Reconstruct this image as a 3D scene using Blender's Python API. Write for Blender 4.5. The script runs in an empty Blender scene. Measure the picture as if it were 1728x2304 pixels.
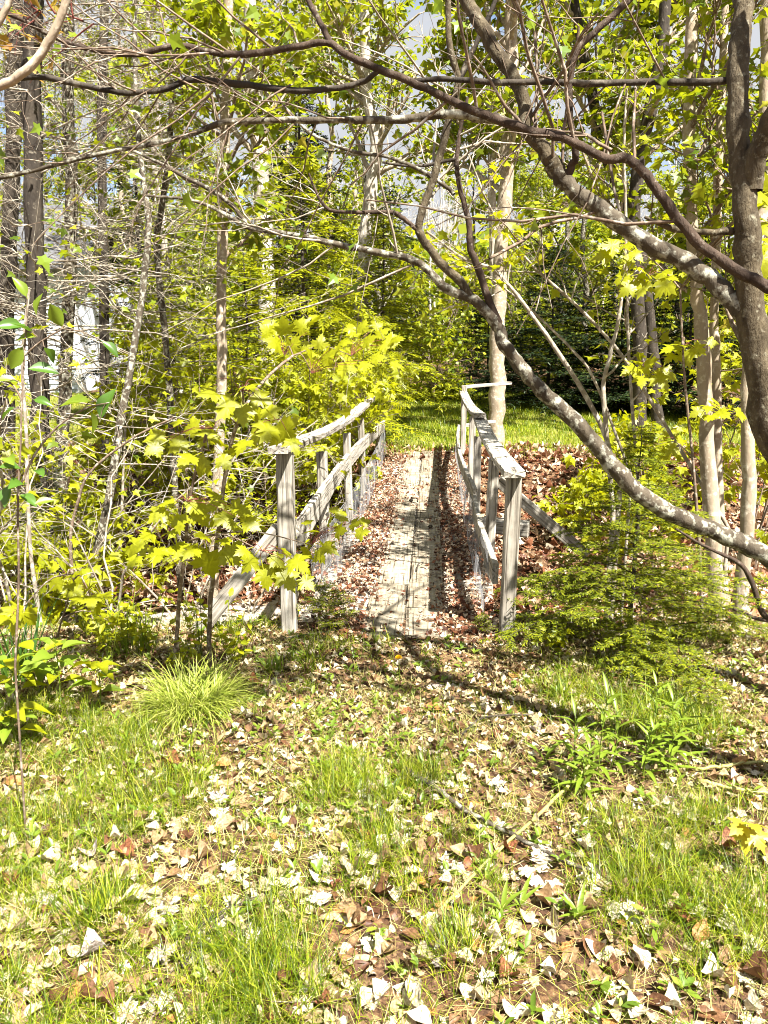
import bpy, math, random
import numpy as np
from mathutils import Matrix, Vector

rng = np.random.default_rng(7)
random.seed(7)
S = bpy.context.scene
COL = S.collection
R_ = math.radians

# ------------------------------------------------------------------ camera
F, CX, CY, CAMH, PITCH = 1731.0, 864.0, 1152.0, 1.6, R_(12.5)
cam = bpy.data.cameras.new('camera')
cam.sensor_fit = 'VERTICAL'
cam.sensor_height = 24.0
cam.lens = F / 2304.0 * 24.0
cam.clip_start = 0.05
cam.clip_end = 900
camo = bpy.data.objects.new('camera', cam)
COL.objects.link(camo)
camo.location = (0, 0, CAMH)
camo.rotation_euler = (R_(90) - PITCH, 0, 0)
S.camera = camo

# ------------------------------------------------------------------ light
SUN = Vector((0.37, -0.55, 1.0)).normalized()
world = bpy.data.worlds.new('World')
S.world = world
world.use_nodes = True
wn, wl = world.node_tree.nodes, world.node_tree.links
bg = wn['Background']
sky = wn.new('ShaderNodeTexSky')
sky.sky_type = 'NISHITA'
sky.sun_disc = False
sky.sun_elevation = math.asin(SUN.z)
sky.sun_rotation = math.atan2(SUN.x, SUN.y)
wc = wn.new('ShaderNodeTexCoord')
wm = wn.new('ShaderNodeMapping')
wm.inputs['Scale'].default_value = (1.6, 1.6, 3.2)
wno = wn.new('ShaderNodeTexNoise')
wno.inputs['Scale'].default_value = 2.2
wno.inputs['Detail'].default_value = 7
wr = wn.new('ShaderNodeValToRGB')
wr.color_ramp.elements[0].position = 0.38
wr.color_ramp.elements[1].position = 0.50
wx = wn.new('ShaderNodeMixRGB')
wx.inputs['Color2'].default_value = (3.3, 3.4, 3.6, 1)
wl.new(wc.outputs['Generated'], wm.inputs['Vector'])
wl.new(wm.outputs['Vector'], wno.inputs['Vector'])
wl.new(wno.outputs['Fac'], wr.inputs['Fac'])
wl.new(wr.outputs['Color'], wx.inputs['Fac'])
wl.new(sky.outputs['Color'], wx.inputs['Color1'])
wl.new(wx.outputs['Color'], bg.inputs['Color'])
bg.inputs['Strength'].default_value = 0.05
sun = bpy.data.lights.new('sun', 'SUN')
sun.energy = 5.0
sun.angle = R_(0.53)
sun.color = (1.0, 0.965, 0.90)
suno = bpy.data.objects.new('sun', sun)
COL.objects.link(suno)
suno.rotation_euler = SUN.to_track_quat('Z', 'Y').to_euler()
suno.location = (5, -5, 20)

S.view_settings.view_transform = 'Standard'
S.view_settings.look = 'None'
S.view_settings.exposure = 2.15
S.view_settings.gamma = 1.0
S.view_settings.use_curve_mapping = False
S.render.engine = 'CYCLES'
S.cycles.max_bounces = 4
S.cycles.diffuse_bounces = 2
S.cycles.glossy_bounces = 2
S.cycles.transmission_bounces = 4
S.cycles.use_denoising = True
S.cycles.pixel_filter_type = 'BLACKMAN_HARRIS'
S.cycles.filter_width = 1.0
S.cycles.sample_clamp_indirect = 6.0


# ------------------------------------------------------------------ helpers
def A(px, py, y):
    """point at forward distance y that the photograph shows at pixel px, py"""
    a, b = (px - CX) / F, -(py - CY) / F
    dy = math.cos(PITCH) + b * math.sin(PITCH)
    dz = -math.sin(PITCH) + b * math.cos(PITCH)
    t = y / dy
    return np.array((a * t, y, CAMH + dz * t))


def G(px, py, z=0.0):
    a, b = (px - CX) / F, -(py - CY) / F
    dy = math.cos(PITCH) + b * math.sin(PITCH)
    dz = -math.sin(PITCH) + b * math.cos(PITCH)
    t = (z - CAMH) / dz
    return np.array((a * t, dy * t, z))


def sst(a, b, x):
    t = np.clip((x - a) / (b - a), 0, 1)
    return t * t * (3 - 2 * t)


_H = np.random.default_rng(99).random((257, 257))


def vnoise(x, y):
    x, y = np.asarray(x, float), np.asarray(y, float)
    xi, yi = np.floor(x).astype(int), np.floor(y).astype(int)
    fx, fy = x - xi, y - yi
    fx, fy = fx * fx * (3 - 2 * fx), fy * fy * (3 - 2 * fy)
    a, b = _H[xi % 256, yi % 256], _H[(xi + 1) % 256, yi % 256]
    c, d = _H[xi % 256, (yi + 1) % 256], _H[(xi + 1) % 256, (yi + 1) % 256]
    return (a * (1 - fx) + b * fx) * (1 - fy) + (c * (1 - fx) + d * fx) * fy


def fbm(x, y, o=3):
    s, a, t = 0, 1, 0
    for i in range(o):
        s = s + a * vnoise(x * 2 ** i + 17 * i, y * 2 ** i + 31 * i)
        t += a
        a *= .5
    return s / t


def GZ(x, y):
    """height of the ground: level bank, gully under the bridge, level lawn beyond"""
    x, y = np.asarray(x, float), np.asarray(y, float)
    w = y + (fbm(x * .5 + 40, y * .5 + 9) - .5) * .9
    d = -0.95 * (sst(4.3, 5.9, w) - sst(8.3, 11.2, w))
    near = (fbm(x * 1.7 + 5, y * 1.7 + 80) - .5) * .10
    far = 0.018 * np.clip(y - 15, 0, 60) + np.clip(y - 75, 0, 400) * .05
    return d + near + far + (fbm(x * .12 + 50, y * .12 + 50) - .5) * .5 * sst(14, 30, np.hypot(x, y))


def unit(v):
    return v / np.maximum(np.linalg.norm(v, axis=-1, keepdims=True), 1e-9)


class Geo:
    def __init__(self):
        self.v, self.f, self.n = [], {3: [], 4: []}, 0

    def add(self, V, *faces):
        V = np.asarray(V, float).reshape(-1, 3)
        for Fc in faces:
            Fc = np.asarray(Fc, np.int64)
            if Fc.size:
                self.f[Fc.shape[1]].append(Fc + self.n)
        self.v.append(V)
        self.n += len(V)

    def mesh(self, name, mat, off=(0, 0, 0), smooth=True):
        me = bpy.data.meshes.new(name)
        V = np.concatenate(self.v) - np.asarray(off, float)
        me.vertices.add(len(V))
        me.vertices.foreach_set('co', V.astype(np.float32).ravel())
        loops, starts, pos = [], [], 0
        for k in (3, 4):
            if self.f[k]:
                Fk = np.concatenate(self.f[k])
                loops.append(Fk.ravel())
                starts.append(pos + np.arange(len(Fk)) * k)
                pos += Fk.size
        L, St = np.concatenate(loops), np.concatenate(starts)
        me.loops.add(len(L))
        me.loops.foreach_set('vertex_index', L.astype(np.int32))
        me.polygons.add(len(St))
        me.polygons.foreach_set('loop_start', St.astype(np.int32))
        me.polygons.foreach_set('use_smooth', np.full(len(St), smooth))
        me.update(calc_edges=True)
        me.validate()
        if mat:
            me.materials.append(mat)
        return me

    def build(self, name, mat, parent=None, smooth=True):
        off = (0, 0, 0)
        if parent is not None:
            off = parent.location if parent.parent is None else parent.parent.location
        return obj(name, self.mesh(name, mat, off, smooth), parent)


def obj(name, me, parent=None):
    o = bpy.data.objects.new(name, me)
    COL.objects.link(o)
    if parent is not None:
        o.parent = parent
    return o


def tag(o, label=None, cat=None, group=None, kind=None):
    for k, v in (('label', label), ('category', cat), ('group', group), ('kind', kind)):
        if v:
            o[k] = v
    return o


def thing(name, loc, label, cat, group=None):
    o = obj(name, None)
    o.location = tuple(float(c) for c in loc)
    return tag(o, label, cat, group)


def catmull(P, n):
    P = np.asarray(P, float)
    k = len(P)
    if k < 3:
        t = np.linspace(0, 1, n)[:, None]
        return P[0] * (1 - t) + P[-1] * t
    Q = np.vstack([2 * P[0] - P[1], P, 2 * P[-1] - P[-2]])
    u = np.linspace(0, k - 1 - 1e-9, n)
    i = u.astype(int)
    t = (u - i)[:, None]
    a, b, c, d = Q[i], Q[i + 1], Q[i + 2], Q[i + 3]
    return .5 * (2 * b + (c - a) * t + (2 * a - 5 * b + 4 * c - d) * t * t + (3 * b - a - 3 * c + d) * t ** 3)


def tubes(geo, P, Rr, sides=5, cap=False):
    """P (N,K,3), Rr (N,K)"""
    P, Rr = np.asarray(P, float), np.asarray(Rr, float)
    if P.ndim == 2:
        P, Rr = P[None], Rr[None]
    N, K, _ = P.shape
    if N == 0:
        return
    T = unit(np.gradient(P, axis=1))
    ov = unit(P[:, -1] - P[:, 0])
    ref = np.zeros((N, 3))
    ref[np.arange(N), np.argmin(np.abs(ov), 1)] = 1
    U = unit(np.cross(T, ref[:, None, :]))
    W = np.cross(T, U)
    a = np.arange(sides) * 2 * math.pi / sides
    V = P[:, :, None, :] + Rr[:, :, None, None] * (U[:, :, None, :] * np.cos(a)[None, None, :, None] + W[:, :, None, :] * np.sin(a)[None, None, :, None])
    n = np.arange(N)[:, None, None] * K * sides
    k = np.arange(K - 1)[None, :, None] * sides
    s = np.arange(sides)[None, None, :]
    s2 = (s + 1) % sides
    Q = np.stack([n + k + s, n + k + s2, n + k + sides + s2, n + k + sides + s], -1).reshape(-1, 4)
    if cap and N == 1:
        V2 = np.vstack([V.reshape(-1, 3), P[0, :1], P[0, -1:]])
        c0, c1 = K * sides, K * sides + 1
        T3 = [(c0, (i + 1) % sides, i) for i in range(sides)] + [(c1, (K - 1) * sides + i, (K - 1) * sides + (i + 1) % sides) for i in range(sides)]
        geo.add(V2, Q, np.array(T3))
    else:
        geo.add(V, Q)


def frames(Z, Y):
    X = unit(np.cross(Y, Z))
    Y = np.cross(Z, X)
    return np.stack([X, Y, Z], -1)          # columns


def scatter(geo, tmpl, pos, M, s):
    tv, tf = tmpl
    tv = np.asarray(tv, float)
    N = len(pos)
    if N == 0:
        return
    V = np.einsum('nij,mj->nmi', M, tv) * np.asarray(s)[:, None, None] + pos[:, None, :]
    o = (np.arange(N) * len(tv))[:, None, None]
    geo.add(V, *[(np.asarray(f)[None] + o).reshape(-1, np.asarray(f).shape[1]) for f in tf])


def rdir(n):
    return unit(rng.normal(size=(n, 3)))


# ------------------------------------------------------------------ leaf shapes (length 1 along +Y, face up +Z)
_half = [(0.0, 0.04), (0.12, -0.03), (0.30, -0.08), (0.27, 0.04), (0.42, 0.10), (0.37, 0.18), (0.62, 0.36), (0.46, 0.40), (0.50, 0.50),
         (0.35, 0.47), (0.20, 0.44), (0.30, 0.62), (0.19, 0.64), (0.22, 0.76), (0.11, 0.76), (0, 1.0)]


def maple_hi(petiole=0.0, curl=.25, droop=.35, jit=0.0, seed=0):
    r = np.random.default_rng(seed)
    pts = _half + [(-x, y) for x, y in _half[-2:0:-1]]
    p = np.array(pts)
    p = p + r.normal(size=p.shape) * jit
    c = np.array([[0, .33]])
    mid = c + (p - c) * .5
    q = np.vstack([c, mid, p])
    z = curl * .35 * np.abs(q[:, 0]) - curl * 1.1 * q[:, 0] ** 2 - droop * np.clip(q[:, 1] - .3, 0, 2) ** 2
    ang = np.arctan2(q[:, 0], q[:, 1] - .1)
    z = z + .03 * np.cos(ang * 7) * np.hypot(q[:, 0], q[:, 1] - .33) * 2
    n = len(p)
    V = np.column_stack([q, z])
    i = np.arange(n)
    j = (i + 1) % n
    T = np.column_stack([np.zeros(n, int), 1 + i, 1 + j])
    Q = np.column_stack([1 + i, 1 + n + i, 1 + n + j, 1 + j])
    if petiole:
        V[:, 1] += petiole
        m = len(V)
        w = .018
        V = np.vstack([V, [(-w, 0, 0), (w, 0, 0), (w, petiole + .3, -.01), (-w, petiole + .3, -.01)]])
        Q = np.vstack([Q, [(m, m + 1, m + 2, m + 3)]])
    return V, (T, Q)


_lo = [(0, 0), (.30, -.06), (.27, .12), (.58, .36), (.24, .45), (0, 1), (-.24, .45), (-.58, .36), (-.27, .12), (-.30, -.06)]
_lv = np.array([(x, y, .12 * abs(x) - .3 * max(y - .3, 0) ** 2) for x, y in [(0, .33)] + _lo])
MAPLE_LO = (_lv, (np.array([(0, 1 + i, 1 + (i + 1) % 10) for i in range(10)]),))
KITE = (np.array([(0, 0, 0), (.42, .42, -.08), (0, 1, -.18), (-.42, .42, -.08)]), (np.array([(0, 1, 2), (0, 2, 3)]),))
def _pinn():
    V, T = [], []
    for k in range(5):
        for s_ in (-1, 1):
            y = .22 + k * .15
            l, w = .34 - .03 * abs(k - 2), .055
            dx, dy = .88 * s_, .47
            o = len(V)
            V += [(0, y, 0), (dx * l * .45 - dy * w, y + dy * l * .45 + abs(dx) * w, .03), (dx * l, y + dy * l, -.05), (dx * l * .45 + dy * w, y + dy * l * .45 - abs(dx) * w, .0)]
            T += [(o, o + 1, o + 2), (o, o + 2, o + 3)]
    o = len(V)
    V += [(0, .9, 0), (.06, 1.05, 0), (0, 1.25, -.08), (-.06, 1.05, 0), (-.008, 0, 0), (.008, 0, 0), (0, .92, 0)]
    T += [(o, o + 1, o + 2), (o, o + 2, o + 3), (o + 4, o + 5, o + 6)]
    return np.array(V), (np.array(T),)


PINNATE = _pinn()
LANCE = (np.array([(0, 0, 0), (.10, .45, .02), (0, 1, -.2), (-.10, .45, .02)]), (np.array([(0, 1, 2), (0, 2, 3)]),))


def grid_leaf(profile, curl=0., bend=0., twist=0., petiole=0., nx=4, ny=6, jit=0., seed=0, fold=0.):
    """oval leaf as a small curved grid; profile(t) gives half width"""
    r = np.random.default_rng(seed)
    V = []
    for j in range(ny + 1):
        t = j / ny
        w = profile(t)
        for i in range(nx + 1):
            u = i / nx * 2 - 1
            x = u * w * (1 + r.normal() * jit)
            z = curl * x * x * 4 + fold * abs(x) - bend * t * t + twist * x * (t - .5) * 3 + r.normal() * jit * .06
            V.append((x, petiole + t + r.normal() * jit * .03, z))
    n = nx + 1
    Q = [(j * n + i, j * n + i + 1, (j + 1) * n + i + 1, (j + 1) * n + i) for j in range(ny) for i in range(nx)]
    if petiole:
        m, w = len(V), .015
        V += [(-w, 0, 0), (w, 0, 0), (w, petiole + .15, 0), (-w, petiole + .15, 0)]
        Q.append((m, m + 1, m + 2, m + 3))
    return np.array(V), (np.array(Q),)


def oval(k=.32, p=.8):
    return lambda t: k * max(math.sin(math.pi * min(max(t, 0.0), 1.0) ** p), 0.02)


# ------------------------------------------------------------------ materials
def ramp(nt, fac, stops):
    r = nt.nodes.new('ShaderNodeValToRGB')
    e = r.color_ramp.elements
    while len(e) < len(stops):
        e.new(.5)
    for k, (p, c) in enumerate(stops):
        e[k].position = p
        e[k].color = (*c, 1)
    nt.links.new(fac, r.inputs['Fac'])
    return r.outputs['Color']


def newmat(name):
    m = bpy.data.materials.new(name)
    m.use_nodes = True
    m.node_tree.nodes.clear()
    return m, m.node_tree


def noise(nt, scale, detail=4, vec=None, stretch=None, rough=.6, coord='Object'):
    n = nt.nodes.new('ShaderNodeTexNoise')
    n.inputs['Scale'].default_value = scale
    n.inputs['Detail'].default_value = detail
    n.inputs['Roughness'].default_value = rough
    tc = nt.nodes.new('ShaderNodeTexCoord')
    src = tc.outputs[coord]
    if stretch:
        mp = nt.nodes.new('ShaderNodeMapping')
        mp.inputs['Scale'].default_value = stretch
        nt.links.new(src, mp.inputs['Vector'])
        src = mp.outputs['Vector']
    nt.links.new(src, n.inputs['Vector'])
    return n.outputs['Fac']


def leaf_mat(name, stops, trans=(.3, .34, .02), tfac=.45, rough=.45, spec=.025, mottled=0, mscale=14, bump=0):
    m, nt = newmat(name)
    g = nt.nodes.new('ShaderNodeNewGeometry')
    col = ramp(nt, g.outputs['Random Per Island'], stops)
    if mottled:
        mx = nt.nodes.new('ShaderNodeMixRGB')
        mx.blend_type = 'MULTIPLY'
        mx.inputs['Fac'].default_value = mottled
        nt.links.new(col, mx.inputs['Color1'])
        nt.links.new(ramp(nt, noise(nt, mscale, 5), [(.35, (.35, .28, .22)), (.62, (1.1, 1.1, 1.1))]), mx.inputs['Color2'])
        col = mx.outputs['Color']
    d = nt.nodes.new('ShaderNodeBsdfDiffuse')
    t = nt.nodes.new('ShaderNodeBsdfTranslucent')
    gl = nt.nodes.new('ShaderNodeBsdfGlossy')
    gl.inputs['Roughness'].default_value = rough
    gl.inputs['Color'].default_value = (.8, .8, .8, 1)
    nt.links.new(col, d.inputs['Color'])
    tm = nt.nodes.new('ShaderNodeMixRGB')
    tm.inputs['Fac'].default_value = .6
    nt.links.new(col, tm.inputs['Color1'])
    tm.inputs['Color2'].default_value = (*trans, 1)
    nt.links.new(tm.outputs['Color'], t.inputs['Color'])
    a = nt.nodes.new('ShaderNodeMixShader')
    a.inputs['Fac'].default_value = tfac
    nt.links.new(d.outputs[0], a.inputs[1])
    nt.links.new(t.outputs[0], a.inputs[2])
    b = nt.nodes.new('ShaderNodeMixShader')
    b.inputs['Fac'].default_value = spec
    nt.links.new(a.outputs[0], b.inputs[1])
    nt.links.new(gl.outputs[0], b.inputs[2])
    if bump:
        bp = nt.nodes.new('ShaderNodeBump')
        bp.inputs['Strength'].default_value = bump
        bp.inputs['Distance'].default_value = .02 if mscale < 20 else .006
        nt.links.new(noise(nt, mscale * .8, 3), bp.inputs['Height'])
        nt.links.new(bp.outputs['Normal'], d.inputs['Normal'])
    o = nt.nodes.new('ShaderNodeOutputMaterial')
    nt.links.new(b.outputs[0], o.inputs['Surface'])
    return m


def solid_mat(name, colfn, rough=.85, bumpfn=None, bump=.3, dist=.01):
    m, nt = newmat(name)
    p = nt.nodes.new('ShaderNodeBsdfPrincipled')
    p.inputs['Roughness'].default_value = rough
    p.inputs['Specular IOR Level'].default_value = .2
    nt.links.new(colfn(nt), p.inputs['Base Color'])
    if bumpfn:
        b = nt.nodes.new('ShaderNodeBump')
        b.inputs['Strength'].default_value = bump
        b.inputs['Distance'].default_value = dist
        nt.links.new(bumpfn(nt), b.inputs['Height'])
        nt.links.new(b.outputs['Normal'], p.inputs['Normal'])
    o = nt.nodes.new('ShaderNodeOutputMaterial')
    nt.links.new(p.outputs[0], o.inputs['Surface'])
    return m


def mul(nt, a, b, fac=1.0, mode='MULTIPLY'):
    x = nt.nodes.new('ShaderNodeMixRGB')
    x.blend_type = mode
    x.inputs['Fac'].default_value = fac
    nt.links.new(a, x.inputs['Color1'])
    nt.links.new(b, x.inputs['Color2'])
    return x.outputs['Color']


def bark(name, c0, c1, lich, scale=14, lo=.52, hi=.62, bump=.6):
    def col(nt):
        base = ramp(nt, noise(nt, scale, 6, stretch=(1, 1, .35)), [(.3, c0), (.7, c1)])
        x = nt.nodes.new('ShaderNodeMixRGB')
        nt.links.new(ramp(nt, noise(nt, scale * 1.7, 5), [(lo, (0, 0, 0)), (hi, (1, 1, 1))]), x.inputs['Fac'])
        nt.links.new(base, x.inputs['Color1'])
        x.inputs['Color2'].default_value = (*lich, 1)
        return x.outputs['Color']
    return solid_mat(name, col, .85, lambda nt: noise(nt, scale * 4, 5, stretch=(1, 1, .4)), bump, .008)


def wood_col(nt):
    base = ramp(nt, noise(nt, 1.0, 6, stretch=(2.2, 55, 55), rough=.7), [(.28, (.10, .085, .07)), (.46, (.36, .33, .285)), (.72, (.58, .55, .49))])
    blot = ramp(nt, noise(nt, 5, 4), [(.3, (.55, .52, .47)), (.6, (1, 1, 1))])
    g = nt.nodes.new('ShaderNodeObjectInfo')
    ob = ramp(nt, g.outputs['Random'], [(0, (.78, .76, .72)), (1, (1.05, 1.05, 1.03))])
    crack = ramp(nt, noise(nt, 1.0, 3, stretch=(1.3, 75, 75), rough=.5), [(.36, (.22, .19, .16)), (.43, (1, 1, 1))])
    return mul(nt, mul(nt, mul(nt, base, blot, .8), ob), crack, .9)


M = {}
M['wood'] = solid_mat('weathered_wood', wood_col, .9, lambda nt: noise(nt, 1, 6, stretch=(2.2, 70, 70), rough=.7), .7, .006)
M['deck_wood'] = solid_mat('walkway_wood', lambda nt: mul(nt, wood_col(nt), ramp(nt, noise(nt, 1, 5, stretch=(70, 4, 4), rough=.7), [(.30, (.48, .42, .33)), (.5, (.78, .74, .65))])), .9, lambda nt: noise(nt, 1, 6, stretch=(70, 6, 6), rough=.7), .7, .005)
M['bark_grey'] = bark('bark_grey', (.035, .026, .017), (.105, .085, .058), (.33, .32, .25), 17, .50, .62, 1.0)
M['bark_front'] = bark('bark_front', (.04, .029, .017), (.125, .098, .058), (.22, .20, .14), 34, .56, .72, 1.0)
M['bark_red'] = bark('bark_red', (.028, .018, .012), (.088, .060, .042), (.22, .19, .15), 26, .58, .72, 1.0)
M['bark_pale'] = bark('bark_pale', (.26, .22, .17), (.42, .37, .30), (.58, .55, .48), 9, .5, .62)
M['bark_tan'] = bark('bark_tan', (.20, .155, .105), (.36, .29, .205), (.50, .44, .34), 12, .52, .64)
M['bark_dark'] = bark('bark_dark', (.018, .014, .011), (.065, .052, .038), (.19, .165, .125), 12, .58, .72, 1.0)
M['twig'] = bark('twig_pale', (.15, .12, .085), (.31, .265, .20), (.46, .42, .34), 12, .5, .62)
M['twig_brown'] = bark('twig_brown', (.09, .06, .04), (.20, .145, .10), (.33, .28, .22), 20)
M['twig_red'] = bark('twig_red', (.10, .025, .02), (.18, .05, .035), (.25, .1, .08), 20)

Y1, Y2, Y3 = (.19, .225, .004), (.29, .315, .005), (.37, .37, .008)
M['maple_leaf'] = leaf_mat('maple_leaf', [(0, Y1), (.5, Y2), (1, Y3)], (.50, .50, .006), .5, mottled=.3, mscale=9)
M['far_leaf'] = leaf_mat('far_leaf', [(0, (.045, .085, .004)), (.3, (.12, .165, .005)), (.6, (.22, .26, .006)), (.9, (.33, .35, .012)), (1, (.34, .27, .03))], (.38, .41, .008), .45)
M['rust_leaf'] = leaf_mat('rust_leaf', [(0, (.22, .19, .02)), (.5, (.30, .20, .03)), (1, (.30, .13, .03))], (.5, .3, .03), .5)
M['fresh_leaf'] = leaf_mat('fresh_leaf', [(0, (.10, .17, .015)), (.6, (.17, .24, .02)), (1, (.26, .30, .04))], (.28, .36, .02), .4, .4, .03)
M['deep_leaf'] = leaf_mat('deep_leaf', [(0, (.03, .09, .012)), (1, (.10, .19, .02))], (.18, .30, .02), .35, .35, .04)
M['fir'] = leaf_mat('fir_needles', [(0, (.06, .09, .005)), (.5, (.15, .185, .006)), (1, (.30, .31, .01))], (.32, .34, .006), .35)
M['fir_mid'] = leaf_mat('hemlock_needles', [(0, (.08, .11, .004)), (.5, (.26, .285, .006)), (1, (.40, .40, .012))], (.45, .45, .008), .42)
M['fir_dark'] = leaf_mat('dark_needles', [(0, (.006, .014, .005)), (.6, (.014, .028, .007)), (1, (.045, .065, .010))], (.03, .05, .01), .12)
M['grass'] = leaf_mat('grass_blade', [(0, (.03, .07, .002)), (.4, (.10, .16, .003)), (.8, (.27, .32, .006)), (1, (.42, .40, .05))], (.28, .34, .006), .4)
M['pale_grass'] = leaf_mat('pale_grass', [(0, (.16, .22, .02)), (.6, (.30, .34, .05)), (1, (.44, .44, .12))], (.36, .42, .03), .4)
M['straw'] = leaf_mat('straw', [(0, (.20, .16, .05)), (.5, (.38, .35, .11)), (1, (.52, .48, .20))], (.5, .42, .22), .25)
M['litter'] = leaf_mat('dry_leaf', [(0, (.08, .035, .018)), (.16, (.17, .085, .04)), (.34, (.27, .18, .09)), (.52, (.38, .29, .16)), (.78, (.50, .43, .29)), (1, (.64, .59, .46))],
                       (.4, .2, .08), .12, .5, .02, .7, 110, .7)
M['litter_red'] = leaf_mat('dry_leaf_red', [(0, (.05, .018, .010)), (.24, (.14, .05, .024)), (.44, (.26, .11, .055)), (.62, (.42, .28, .17)), (1, (.64, .54, .40))],
                           (.35, .15, .06), .12, .5, .02, .6, 90, .6)
M['yellow'] = leaf_mat('dandelion_yellow', [(0, (.75, .48, .01)), (1, (.85, .6, .02))], (.8, .5, .01), .3)
M['yellow_leaf'] = leaf_mat('yellow_leaf', [(0, (.42, .34, .02)), (1, (.5, .42, .03))], (.6, .5, .03), .4)
for nm, c in (('cream', (.58, .52, .38)), ('tan', (.40, .29, .16)), ('russet', (.24, .095, .045)), ('grey', (.44, .38, .34)), ('amber', (.42, .22, .07))):
    M['fall_' + nm] = leaf_mat('fallen_' + nm, [(0, c), (1, c)], tuple(v * .8 for v in c), .12, .5, .02, .85, 7, .8)


def ground_col(nt):
    a = ramp(nt, noise(nt, 30, 8, coord='Object', rough=.75), [(.34, (.03, .016, .009)), (.47, (.09, .05, .03)), (.56, (.19, .12, .065)), (.70, (.38, .29, .16))])
    b = ramp(nt, noise(nt, 2.2, 4), [(.35, (.55, .46, .36)), (.65, (1.05, 1.02, .95))])
    return mul(nt, a, b)


M['ground'] = solid_mat('forest_floor', ground_col, .95, lambda nt: noise(nt, 40, 6), .8, .02)
M['lawn'] = solid_mat('lawn_turf', lambda nt: ramp(nt, noise(nt, 14, 6), [(.35, (.10, .11, .012)), (.6, (.21, .19, .04))]), .95, lambda nt: noise(nt, 50, 4), .6, .02)
M['sand'] = solid_mat('pale_sand', lambda nt: mul(nt, ramp(nt, noise(nt, 9, 6), [(.3, (.20, .155, .115)), (.55, (.42, .36, .30))]),
                                                  ramp(nt, noise(nt, 60, 4), [(.33, (.4, .33, .28)), (.45, (1, 1, 1))])), .95, lambda nt: noise(nt, 30, 6), .6, .02)
M['wire'] = solid_mat('galvanised_wire', lambda nt: ramp(nt, noise(nt, 8, 3), [(.3, (.16, .16, .165)), (.7, (.34, .34, .345))]), .5)
M['siding'] = solid_mat('house_siding', lambda nt: ramp(nt, noise(nt, 3, 3), [(.3, (.55, .60, .66)), (.7, (.64, .68, .74))]), .7)
M['trim'] = solid_mat('white_trim', lambda nt: ramp(nt, noise(nt, 3, 3), [(.3, (.74, .74, .73)), (.7, (.8, .8, .79))]), .6)
M['roof'] = solid_mat('roof_shingle', lambda nt: ramp(nt, noise(nt, 12, 5), [(.3, (.05, .05, .055)), (.7, (.12, .12, .125))]), .9)
M['glass'] = solid_mat('window_glass', lambda nt: ramp(nt, noise(nt, 1, 2), [(0, (.02, .025, .03)), (1, (.04, .05, .055))]), .08)

# ------------------------------------------------------------------ the setting: ground
nx_ = np.unique(np.concatenate([np.linspace(-5, 5, 126), np.linspace(-14, 14, 113), np.linspace(-60, 60, 81), np.linspace(-400, 400, 41)]))
ny_ = np.unique(np.concatenate([np.linspace(0.6, 12.4, 149), np.linspace(-14, 26, 121), np.linspace(-60, 80, 71), np.linspace(-300, 500, 41)]))
XX, YY = np.meshgrid(nx_, ny_)
g = Geo()
a_, b_ = len(ny_), len(nx_)
ii, jj = np.meshgrid(np.arange(a_ - 1), np.arange(b_ - 1), indexing='ij')
i0 = (ii * b_ + jj).ravel()
g.add(np.stack([XX, YY, GZ(XX, YY)], -1), np.column_stack([i0, i0 + 1, i0 + b_ + 1, i0 + b_]))
ground = tag(g.build('ground', M['ground']), kind='structure')


def patch(name, mat, inside, x0, x1, y0, y1, step, lift):
    xs, ys = np.arange(x0, x1, step), np.arange(y0, y1, step)
    X, Y = np.meshgrid(xs, ys)
    ok = inside(X, Y)
    idx = np.arange(X.size).reshape(X.shape)
    c = ok[:-1, :-1] & ok[1:, :-1] & ok[:-1, 1:] & ok[1:, 1:]
    q = np.stack([idx[:-1, :-1][c], idx[:-1, 1:][c], idx[1:, 1:][c], idx[1:, :-1][c]], -1)
    g = Geo()
    g.add(np.stack([X, Y, GZ(X, Y) + lift], -1), q)
    return tag(g.build(name, mat), kind='structure')


def lawn_in(X, Y):
    e = (fbm(X * .9, Y * .9) - .5) * 1.6
    return (Y + e > 11.2) & (Y + e < 22 + .2 * np.abs(X)) & (X > -3.2 + e) & (X < 6.5 + e)


patch('lawn', M['lawn'], lawn_in, -6, 10, 10, 26, .16, .012)


def yard_in(X, Y):
    e = (fbm(X * .9 + 9, Y * .9) - .5) * 1.6
    return (Y + e > 10.5) & (Y < 21.9) & (X < -.30 * Y + e) & (X > -.62 * Y - 1)


patch('side_lawn', M['lawn'], yard_in, -16, -2, 10, 22, .2, .012)
sc = A(560, 1400, 6.0)
patch('stream_bed', M['sand'], lambda X, Y: ((X + 1.7) / 2.0) ** 2 + ((Y - 6.25) / 1.0) ** 2 + (fbm(X * 3, Y * 3) - .5) * 1.3 < 1, -5, .8, 4.6, 8.4, .05, .014)

# ------------------------------------------------------------------ footbridge
Lp, Rp = G(645, 1412), G(1149, 1433)
Lf, Rf = G(850, 1018), G(1046, 1026)
B0, B1 = (Lp + Rp) / 2, (Lf + Rf) / 2
B0 = np.array((B0[0], (Lp[1] + Rp[1]) / 2, 0))
ax = unit((B1 - B0)[None])[0]
BL = float(np.linalg.norm(B1 - B0))
sd = np.array((ax[1], -ax[0], 0))
HW = .61
bridge = thing('footbridge', (B0[0], B0[1], 0), 'weathered grey wooden footbridge with sagging handrails and leaf covered deck', 'footbridge')


def sag(s):
    return -0.11 * np.sin(np.pi * np.clip(s / BL, 0, 1)) ** 1.0


def BR(s, l, z):
    p = B0 + ax * s + sd * l
    return np.array((p[0], p[1], z + float(sag(s))))


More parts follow.
